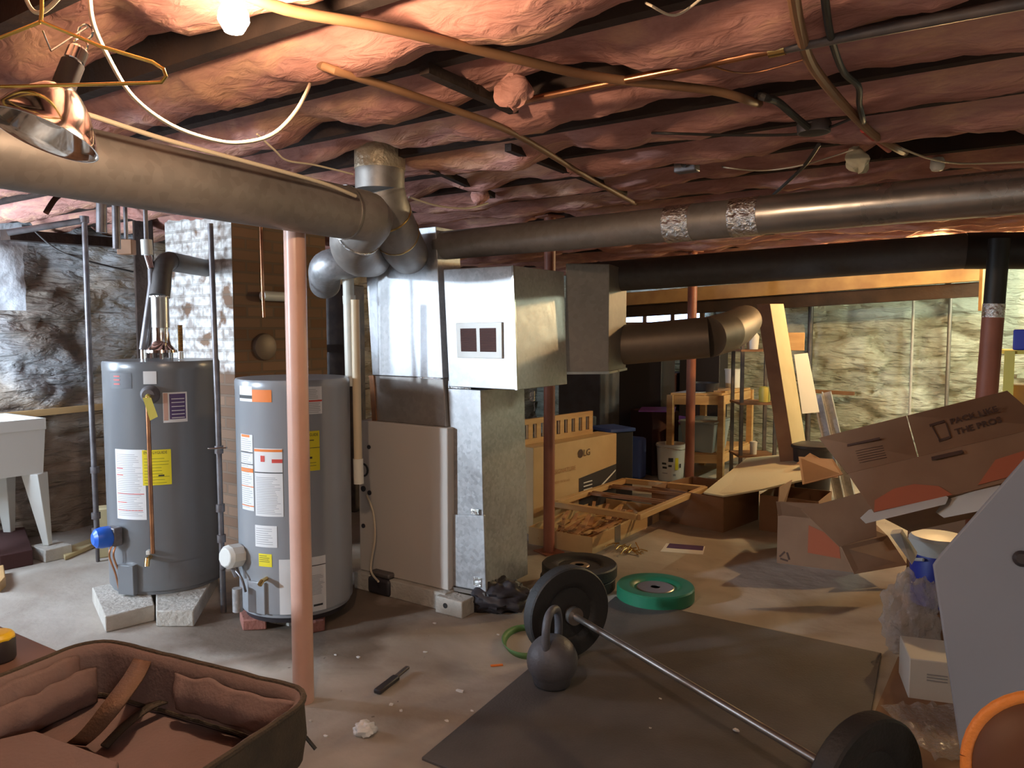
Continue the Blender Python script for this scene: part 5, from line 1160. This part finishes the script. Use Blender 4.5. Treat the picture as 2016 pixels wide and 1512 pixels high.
# dark shapes deep in the back room
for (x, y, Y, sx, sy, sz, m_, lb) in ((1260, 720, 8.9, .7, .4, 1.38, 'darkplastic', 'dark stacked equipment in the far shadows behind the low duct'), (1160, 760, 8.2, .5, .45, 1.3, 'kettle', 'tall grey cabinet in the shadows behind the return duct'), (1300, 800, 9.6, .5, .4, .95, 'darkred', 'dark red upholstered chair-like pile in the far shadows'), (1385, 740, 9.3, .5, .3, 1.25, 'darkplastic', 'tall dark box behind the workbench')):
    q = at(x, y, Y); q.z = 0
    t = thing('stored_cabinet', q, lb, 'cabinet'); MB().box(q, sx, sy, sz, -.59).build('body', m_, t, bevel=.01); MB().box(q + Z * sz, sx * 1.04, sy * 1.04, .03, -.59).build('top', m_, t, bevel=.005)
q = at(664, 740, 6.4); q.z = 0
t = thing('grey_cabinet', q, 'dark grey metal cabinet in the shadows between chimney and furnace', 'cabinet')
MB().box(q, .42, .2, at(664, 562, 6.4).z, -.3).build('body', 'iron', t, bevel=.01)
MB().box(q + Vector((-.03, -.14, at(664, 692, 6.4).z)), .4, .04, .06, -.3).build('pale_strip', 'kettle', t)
# dark shelf behind the leaning board
q = at(1488, 740, 7.3); q.z = 0
t = thing('dark_shelf_unit', q, 'narrow dark metal shelf left of the leaning board', 'shelf')
for dx, dy in ((-.16, -.1), (.16, -.1), (-.16, .2), (.16, .2)): MB().box(q + Vector((dx, dy, 0)), .03, .03, 1.6).build('post', 'iron', t)
for z_ in (.3, .8, 1.3): MB().box(q + Vector((0, .05, z_)), .36, .34, .02).build('shelf_board', 'brownwood', t)
q2 = q + Vector((.08, -.02, .822)); tag(MB().lathe([(.05, 0), (.055, .1), (.045, .14), (0, .15)], q2, seg=20).build('yellow_tub', 'yellowpaint'), 'yellow tub on the dark metal shelf', 'tub')
q2 = q + Vector((-.05, -.04, 1.322)); tag(MB().lathe([(.05, 0), (.06, .12), (.02, .18), (0, .18)], q2, seg=20).build('white_jug', 'white_plastic'), 'white jug on the top of the dark metal shelf', 'jug')
q2 = q + Vector((-.02, -.04, .322)); tag(MB().lathe([(.03, 0), (.035, .12), (0, .13)], q2, seg=16).build('white_cup', 'white_plastic'), 'small white cup on the bottom of the dark metal shelf', 'cup')

# leaning board
Yb = 6.35
lb_ = [at(1535, 905, Yb), at(1566, 915, Yb - .05), at(1592, 905, Yb + .15), at(1560, 895, Yb + .2)]
dz = min(p_.z for p_ in lb_)
tp_ = [at(1489, 598, Yb + .1), at(1516, 598, Yb + .05), at(1543, 598, Yb + .25), at(1515, 598, Yb + .3)]
lbb = [p_ + (p_ - q_) * ((p_.z) / (q_.z - p_.z)) for p_, q_ in zip(lb_, tp_)]
t = thing('leaning_plank', sum(lbb, Vector()) / 4, 'wide brown plank leaning with its lit edge painted pale', 'wood')
mb = MB().hexa(lbb + tp_)
for i, f in enumerate(mb.f): mb.m[i] = 0
mb.m[3] = 1  # face toward the right-hand lamps painted pale, as if lit
mb.build('plank', ['brownwood', 'palewood'], t, bevel=.004)
# white panel leaning, with wood bracket
tag(MB().slab([at(1563, 698, 6.8), at(1590, 695, 6.85), at(1613, 812, 6.75), at(1579, 815, 6.7)], Vector((.02, .05, 0))).build('white_trim_board', 'cardwhite', bevel=.003), 'white board leaning between the plank and the stone wall', 'board')
tag(MB().box(at(1562, 690, 6.9), .17, .08, .16).build('wood_bracket', 'wood', bevel=.004), 'small wooden bracket beside the top of the leaning plank', 'bracket')
for k, (x0, x1, lb) in enumerate(((1610, 1650, 'left grey metal channel leaning on the far stone wall'), (1628, 1672, 'right grey metal channel leaning on the far stone wall'))):
    a_ = at(x0, 778 - k * 6, 7.0); b_ = at(x1 + 8, 1000, 6.6); b_ = a_ + (b_ - a_) * ((a_.z - .01) / (a_.z - b_.z))
    t = thing('metal_channel', b_, lb, 'channel'); MB().rod(a_, b_, .075, .012, up=V).build('web', 'galv', t); 
    for s_ in (-.036, .036): MB().rod(a_ + U * s_ - V * .015, b_ + U * s_ - V * .015, .006, .035, up=V).build('flange', 'galv', t)
q = at(1600, 870, 6.3); q.z = 0
t = thing('dark_bucket', q, 'black bin between the leaning plank and the grey channels', 'bucket'); MB().lathe([(.13, 0), (.16, .55), (.165, .56), (.15, .56), (.13, .02), (0, .02)], q, seg=28).build('body', 'darkplastic', t); MB().lathe([(.165, .53), (.175, .54), (.175, .56), (.165, .565)], q, seg=28).build('rim', 'darkplastic', t)
for (x, r__, m_, lb) in ((1594, .03, 'iron', 'dark vertical pipe on the far stone wall beside the leaning plank'), (1795, .014, 'concrete', 'thin pale conduit on the middle of the far stone wall'), (1867, .02, 'galv_dull', 'grey vertical conduit on the far stone wall near the brown post')):
    q = onplane(x, 700, uv(0, V1 - .1), V); tag(MB().tube([Vector((q.x, q.y, .001)), Vector((q.x, q.y, JZ))], r__, 12).build('wall_pipe', m_), lb, 'pipe')
wq_ = uv(0, V1 - .17); tag(MB().rod(onplane(1600, 770, wq_, V), onplane(1682, 775, wq_, V), .05, .04).build('wood_stick', 'brownwood'), 'brown stick lying across the base of the far stone wall', 'wood')
# yellow shelf behind the brown post
q = at(1995, 760, 5.3); q.z = 0
t = thing('yellow_shelf', q, 'yellow wooden shelf behind the brown post at the right edge', 'shelf')
for dx, dy in ((-.1, -.1), (.45, -.3), (0, .25), (.55, .05)): MB().box(q + Vector((dx, dy, 0)), .06, .05, 1.36, -.59).build('post', 'yellowpaint', t)
for z_ in (.5, .9, 1.34): MB().slab([q + Vector((dx, dy, z_)) for dx, dy in ((-.13, -.1), (.45, -.34), (.58, .05), (0, .3))], Z * .025).build('shelf_board', 'yellowpaint', t)
for k, (zz_, m_, nm, lb, cat, h_) in enumerate(((1.366, 'bluelid', 'blue_box', 'blue and white box on top of the yellow shelf', 'box', .14), (.926, 'cardlight', 'shelf_carton', 'tan carton on the middle board of the yellow shelf', 'box', .2), (.526, 'white_plastic', 'shelf_tub', 'white tub on the low board of the yellow shelf', 'tub', .25))):
    tag(MB().box(q + Vector((.12, -.03, zz_)), .26, .2, h_, -.59).build(nm, m_, bevel=.008), lb, cat)
q_ = q + Vector((.12, -.03, 1.366)); 

# long low carton and white sheet
ca = at(1423, 1047, 5.62); ca.z = 0; q1 = Vector((ca.x, ca.y, 0))
def carton(cn, h, name, m, label, flaps=(), bottom=True, open_=True, mi=None):
    c = sum(cn, Vector()) / len(cn); t = thing(name, c, label, 'box'); n = len(cn)
    if not open_: MB().slab(cn, Z * h).build('carton', m, t, bevel=.004)
    else:
        MB().slab(cn, Z * .006).build('bottom', m, t)
        for i in range(n): MB().rod(cn[i] + Z * h / 2, cn[(i + 1) % n] + Z * h / 2, .006, h).build('side', m, t)
    for f in flaps: 
        nr = (f[1] - f[0]).cross(f[-1] - f[0]).normalized() * .005; MB().slab(f, nr).build('flap', mi or m, t, smooth=0)
    return t
zL = .26
d1 = U * .36; d2 = -U * .75
t = carton([q1 - U * .62 + V * .12, q1, q1 + V * .55 + U * .1, q1 + V * .7 - U * .5], zL, 'long_carton', 'card', 'long low brown carton behind the wooden lattice frame', flaps=())
ce = Vector((q1.x, q1.y, 0)) + V * .6
pp = [at(1385, 977, 5.75), at(1424, 979, 5.62), at(1500, 966, 5.55), at(1618, 939, 5.7), at(1545, 897, 6.6), at(1470, 904, 6.7)]
for p_ in pp: p_.z = max(p_.z, zL + .004)
tag(MB().slab(pp, Z * .012).build('polystyrene_sheet', 'foam', smooth=0), 'large pale foam sheet lying on top of the long brown carton', 'foam sheet')
# box behind
kk = fl(1495, 1043); kk.z = 0
k2_ = [kk, kk + U * .42 - V * .02, kk + U * .42 + V * .42, kk + V * .42]
top = .27
t = carton(k2_, top, 'square_carton', 'card', 'open brown carton between the long carton and the orange-printed one',
    flaps=[[at(1580, 955, 5.3), at(1660, 935, 5.3), at(1640, 905, 5.7), at(1572, 900, 5.7)]])
q = at(1600, 910, 5.9)
tag(MB().slab([at(1568, 912, 6.0), at(1594, 892, 6.1), at(1618, 905, 6.0), at(1650, 940, 5.8), at(1620, 940, 5.8)], V * .01).build('cardboard_flap', 'card', smooth=0), 'upright folded cardboard piece behind the open cartons', 'cardboard')
# open carton with orange print (front left)
e0 = fl(1530, 1108); e1 = fl(1665, 1125); e0.z = e1.z = 0; e1 = e0 + (e1 - e0) * 1.15
pv = Vector((-(e1 - e0).y, (e1 - e0).x, 0)).normalized() * .42; hB = .31
cn = [e0, e1, e1 + pv, e0 + pv]
tpn = [p_ + Z * hB for p_ in cn]
t = carton(cn, hB, 'open_carton', 'card', 'open brown moving carton with orange print and recycling mark', flaps=[
    [tpn[1], tpn[2], at(1748, 1055, 4.62) , at(1660, 1076, 4.5)],
    [tpn[0], tpn[1], at(1655, 1000, 4.72) + Z * .02, at(1528, 990, 4.78)+ Z * .01],
    [tpn[3], tpn[0], at(1535, 960, 5.1), at(1560, 945, 5.4)],
    [at(1577, 1002, 4.5), at(1722, 962, 4.55), at(1726, 1056, 4.38), at(1652, 1076, 4.35)],
    [at(1656, 1076, 4.5), at(1748, 1055, 4.6), at(1786, 1112, 4.45), at(1682, 1130, 4.4)]])
nf = Vector(((e1 - e0).y, -(e1 - e0).x, 0)).normalized()
def onf(px, py, off=.004): return onplane(px, py, e0 + nf * off, nf)
MB().slab([onf(1592, 1034), onf(1650, 1060), onf(1655, 1100), onf(1590, 1088)], nf * .001).build('orange_print', 'cardprint', t, smooth=0)
rc = onf(1545, 1096)
mb = MB(); xe = (e1 - e0).normalized()
for k in range(3):
    a0 = PI / 2 + k * 2 * PI / 3; pA_ = rc + (xe * math.cos(a0) + Z * math.sin(a0)) * .032; a1_ = a0 + 1.7; pB_ = rc + (xe * math.cos(a1_) + Z * math.sin(a1_)) * .032
    mb.rod(pA_, pB_, .002, .011, up=(pB_ - pA_).cross(nf)); 
mb.build('recycling_mark', 'darkprint', t, smooth=0)
# big tilted moving carton
BL, BR, FL_, FR_ = at(1722, 1012, 3.35), at(2080, 925, 2.95), at(1668, 932, 3.5), at(2062, 838, 3.1)
TL_, TM1, TR_ = at(1612, 862, 3.75), at(1786, 818, 3.6), at(1983, 769, 3.45)
FM = FL_.lerp(FR_, .38)
t = thing('moving_carton', (BL + BR) / 2, 'big tilted moving carton printed PACK LIKE THE PROS with open flaps', 'box')
nb = (BR - BL).cross(FL_ - BL).normalized()
if nb.y < 0: nb = -nb
MB().slab([BL, BR, FR_, FL_], nb * .45).build('carton', 'card', t, bevel=.003)
n2 = (TR_ - FM).cross(TM1 - FM).normalized() * .006
if n2.y < 0: n2 = -n2
f1c = [FL_, FM, TM1 - (TR_ - TM1) * .01, TL_]; f2c = [FM + (FR_ - FM) * .01, FR_, TR_, TM1]
for f in (f1c, f2c): MB().slab(f, n2).build('flap', 'card', t, smooth=0)
nf2 = -n2.normalized()
def onb(px, py, p0, n, off): return onplane(px, py, p0 + n * off, n)
nA = (f1c[1] - f1c[0]).cross(f1c[3] - f1c[0]).normalized(); nA = nA if nA.y < 0 else -nA
nB = (f2c[1] - f2c[0]).cross(f2c[3] - f2c[0]).normalized(); nB = nB if nB.y < 0 else -nB
nC = -nb
a_ = onb(1838, 845, FM, nB, .004); b_ = onb(1960, 810, FM, nB, .004); xd = (b_ - a_).normalized(); yd = nB.cross(xd); yd = yd if yd.z > 0 else -yd
mk_text('PACK LIKE', 'printed_text', 'darkprint', t, onb(1872, 836, FM, nB, .004), xd, yd, .056, squash=.72, bold=.03)
mk_text('THE PROS', 'printed_text', 'darkprint', t, onb(1882, 856, FM, nB, .004), xd, yd, .056, squash=.72, bold=.03)
o1 = onb(1850, 865, FM, nB, .004)
mb = MB()
mb.rod(onb(1830, 838, FM, nB, .004), onb(1860, 829, FM, nB, .004), .002, .018, up=yd)
mb.rod(onb(1834, 838, FM, nB, .004), onb(1851, 868, FM, nB, .004), .002, .005, up=xd)
mb.rod(onb(1862, 832, FM, nB, .004), onb(1872, 862, FM, nB, .004), .002, .005, up=xd)
mb.rod(onb(1848, 868, FM, nB, .004), onb(1870, 861, FM, nB, .004), .002, .016, up=yd)
mb.build('box_emblem', 'darkprint', t, smooth=0)
MB().rod(onb(1834, 903, FM, nB, .004), onb(1895, 889, FM, nB, .004), .002, .022, up=yd).build('caption_bar', 'darkprint', t, smooth=0)
mb = MB(); mb.rod(onb(1668, 877, FL_, nA, .004), onb(1732, 863, FL_, nA, .004), .002, .015, up=yd); mb.build('heading_bar', 'darkprint', t, smooth=0)
mb = MB()
for k in range(6): mb.rod(onb(1684 + k * 1.6, 888 + k * 4.6, FL_, nA, .004), onb(1738 + k * 1.6, 877 + k * 4.6, FL_, nA, .004), .001, .0022, up=yd)
mb.build('ruled_lines', 'darkprint', t, smooth=0)
mb = MB().slab([onb(1721, 1008, BL, nC, .003), onb(1722, 985, BL, nC, .003), onb(1760, 962, BL, nC, .003), onb(1800, 953, BL, nC, .003), onb(1848, 957, BL, nC, .003), onb(1876, 974, BL, nC, .003)], nC * .001)
mb.build('orange_print', 'cardprint', t, smooth=0)
mb = MB().slab([onb(1925, 955, BL, nC, .003), onb(1960, 905, BL, nC, .003), onb(2040, 880, BL, nC, .003), onb(2060, 920, BL, nC, .003)], nC * .001)
mb.build('orange_print', 'cardprint', t, smooth=0)
# cartons supporting it
def standbox(px, py, Y, sx, sy, h, rz, name, m, label):
    q = at(px, py, Y); q.z = 0; return tag(MB().box(q, sx, sy, h, rz).build(name, m, bevel=.005), label, 'box')
t_ = standbox(1915, 1040, 4.25, .6, .4, .5, -.35, 'brown_carton', 'card', 'closed brown carton underneath the big tilted moving carton')
tag(MB().slab([at(1704, 1031, 3.3), at(1722, 1014, 3.32), at(1868, 979, 3.15), at(1862, 993, 3.13)], Vector((.02, .1, .0))).build('white_board_strip', 'cardwhite', bevel=.002), 'white board edge sticking out under the big tilted carton', 'board')
tag(MB().slab([at(1858, 1020, 3.12), at(1880, 990, 3.12), at(1990, 965, 2.95), at(1960, 1000, 2.95)], Vector((.02, .1, .0))).build('pale_board_strip', 'cardwhite', bevel=.002), 'pale board right of the white board strip', 'board')
tag(MB().slab([at(1752, 1052, 3.6), at(1772, 1050, 3.6), at(1803, 1098, 3.45), at(1795, 1112, 3.4)], Vector((.05, .08, 0))).build('white_card', 'cardwhite', smooth=0), 'bluish white card standing between the open carton and cooler', 'card')
# cooler
q = at(1848, 1052, 3.72)
zc = q.z - .35
t_ = standbox(1850, 1150, 3.72, .34, .3, zc - .002, -.2, 'cooler_carton', 'card', 'brown carton under the blue cooler behind the bubble wrap')
qc = Vector((q.x, 3.72, zc))
t = thing('drink_cooler', qc, 'blue drink cooler with white lid under the big carton', 'cooler')
MB().lathe([(.1, 0), (.115, .01), (.125, .27), (.12, .28), (0, .28)], qc, seg=36).build('body', 'bluelid', t)
MB().lathe([(.128, .26), (.132, .27), (.132, .33), (.12, .345), (0, .35)], qc, seg=36).build('lid', 'white_plastic', t)
MB().tube([qc + Vector((-.13, -.01, .25)), qc + Vector((-.14, -.05, .24)), qc + Vector((-.12, -.09, .25))], .008, 8).build('spigot', 'white_plastic', t)
# bubble wrap
def film(c, rx, ry, rz, label, seed, name='bubble_wrap'):
    return blob(c, rx, ry, rz, name, 'plastic_film', label, 'bubble wrap', seed, .32, 2.4, 60, 40)
q = fl(1797, 1292); film(q + Vector((.02, .06, 0)), .125, .08, .2, 'clear crumpled bubble wrap standing beside the blue-grey panel', 21)
# white box low right
wq = [atz(1788, 1376, 0.0), atz(1905, 1392, 0.0)]
wq[0].z = wq[1].z = 0
wt = thing('white_carton', (wq[0] + wq[1]) / 2, 'small white carton on the floor beside the blue-grey panel', 'box')
nn = Vector((-(wq[1] - wq[0]).y, (wq[1] - wq[0]).x, 0)).normalized()
MB().slab([wq[0], wq[1], wq[1] + nn * .25, wq[0] + nn * .25], Z * .17).build('carton', 'cardwhite', wt, bevel=.004)
mb = MB(); 
for k in range(3): mb.rod(wq[0].lerp(wq[1], .3) - nn * .002 + Z * (.09 + k * .012), wq[0].lerp(wq[1], .65) - nn * .002 + Z * (.09 + k * .012), .002, .004)
mb.build('printed_lines', 'greyink', wt)
cb = [fl(1735, 1300), fl(1900, 1330), fl(1960, 1560), fl(1615, 1560)]
tag(MB().slab([fl(1768, 1295), fl(1900, 1330), fl(1960, 1600), fl(1640, 1600)], Z * .006).build('cardboard_sheet', 'card', smooth=0), 'flat brown cardboard sheet on the floor beside the mat', 'cardboard')
q = fl(1840, 1440)
tag(MB().grid(26, 16, lambda s, t_: q + Vector((-.12 + .3 * s, -.22 + .4 * t_, .012 + .035 * abs(noise.noise(Vector((s * 5, t_ * 6, 3)))) + .01 * noise.noise(Vector((s * 15, t_ * 15, 3)))))).build('plastic_wrap', 'plastic_film', smooth=50), 'thin clear plastic wrap spread on the brown cardboard sheet', 'plastic wrap')

# blue-grey panel and orange cushion at the right edge
PA = at(1836, 1108, 1.95); pnl = Vector((-.5, -.84, .2)).normalized()
pg = [(1836, 1112), (1848, 1094), (2016, 903), (2300, 590), (2600, 590), (2600, 1720), (1950, 1800)]
pts = [onplane(x, y, PA, pnl) for x, y in pg]
low = onplane(1836, 1112, PA, pnl)
dn = (onplane(1895, 1512, PA, pnl) - low)
kz = low.z / -dn.z; bot = low + dn * kz
xr = pts[4]; 
pts = pts[:5]; hr = Vector((U.x, U.y, 0))
side = pnl.cross(Z).normalized()
if side.x < 0: side = -side
pts2 = pts + [bot + side * 1.0, bot]
pts2[5] = Vector((pts2[5].x, pts2[5].y, 0))
t = thing('leaning_door', bot, 'large blue-grey door slab leaning in the right foreground', 'door')
MB().slab(pts2, -pnl * .035).build('slab', 'panelgrey', t, bevel=.006)
q = onplane(2012, 1100, PA + pnl * .002, pnl)
MB().lathe([(0, .012), (.012, .012), (.018, .006), (.02, 0)], q, pnl, 20).build('knob_hole', 'darkplastic', t)
# orange cushion
oc = at(2085, 1540, 1.12)
t = thing('round_stool', Vector((oc.x, oc.y, 0)), 'round brown stool seat with orange piping in the lower right corner', 'stool')
on = Vector((-.55, -.75, .35)).normalized()
MB().lathe([(0, .045), (.06, .043), (.1, .03), (.12, .0), (.1, -.03), (0, -.04)], oc, on, 40).build('seat', 'brownvinyl', t, smooth=60)
xx = on.cross(Z).normalized(); yy = on.cross(xx)
MB().tube([oc + (xx * math.cos(k * PI / 20) + yy * math.sin(k * PI / 20)) * .119 for k in range(41)], .012, 14, caps=False).build('piping', 'orangevinyl', t, smooth=60)
bs = oc - on * .05; 
MB().tube([bs, Vector((bs.x + .02, bs.y + .05, .02))], .02, 16).build('pedestal', 'iron', t)
MB().lathe([(.14, 0), (.14, .01), (.03, .03), (0, .03)], Vector((bs.x + .02, bs.y + .05, 0)), seg=28).build('foot', 'iron', t)
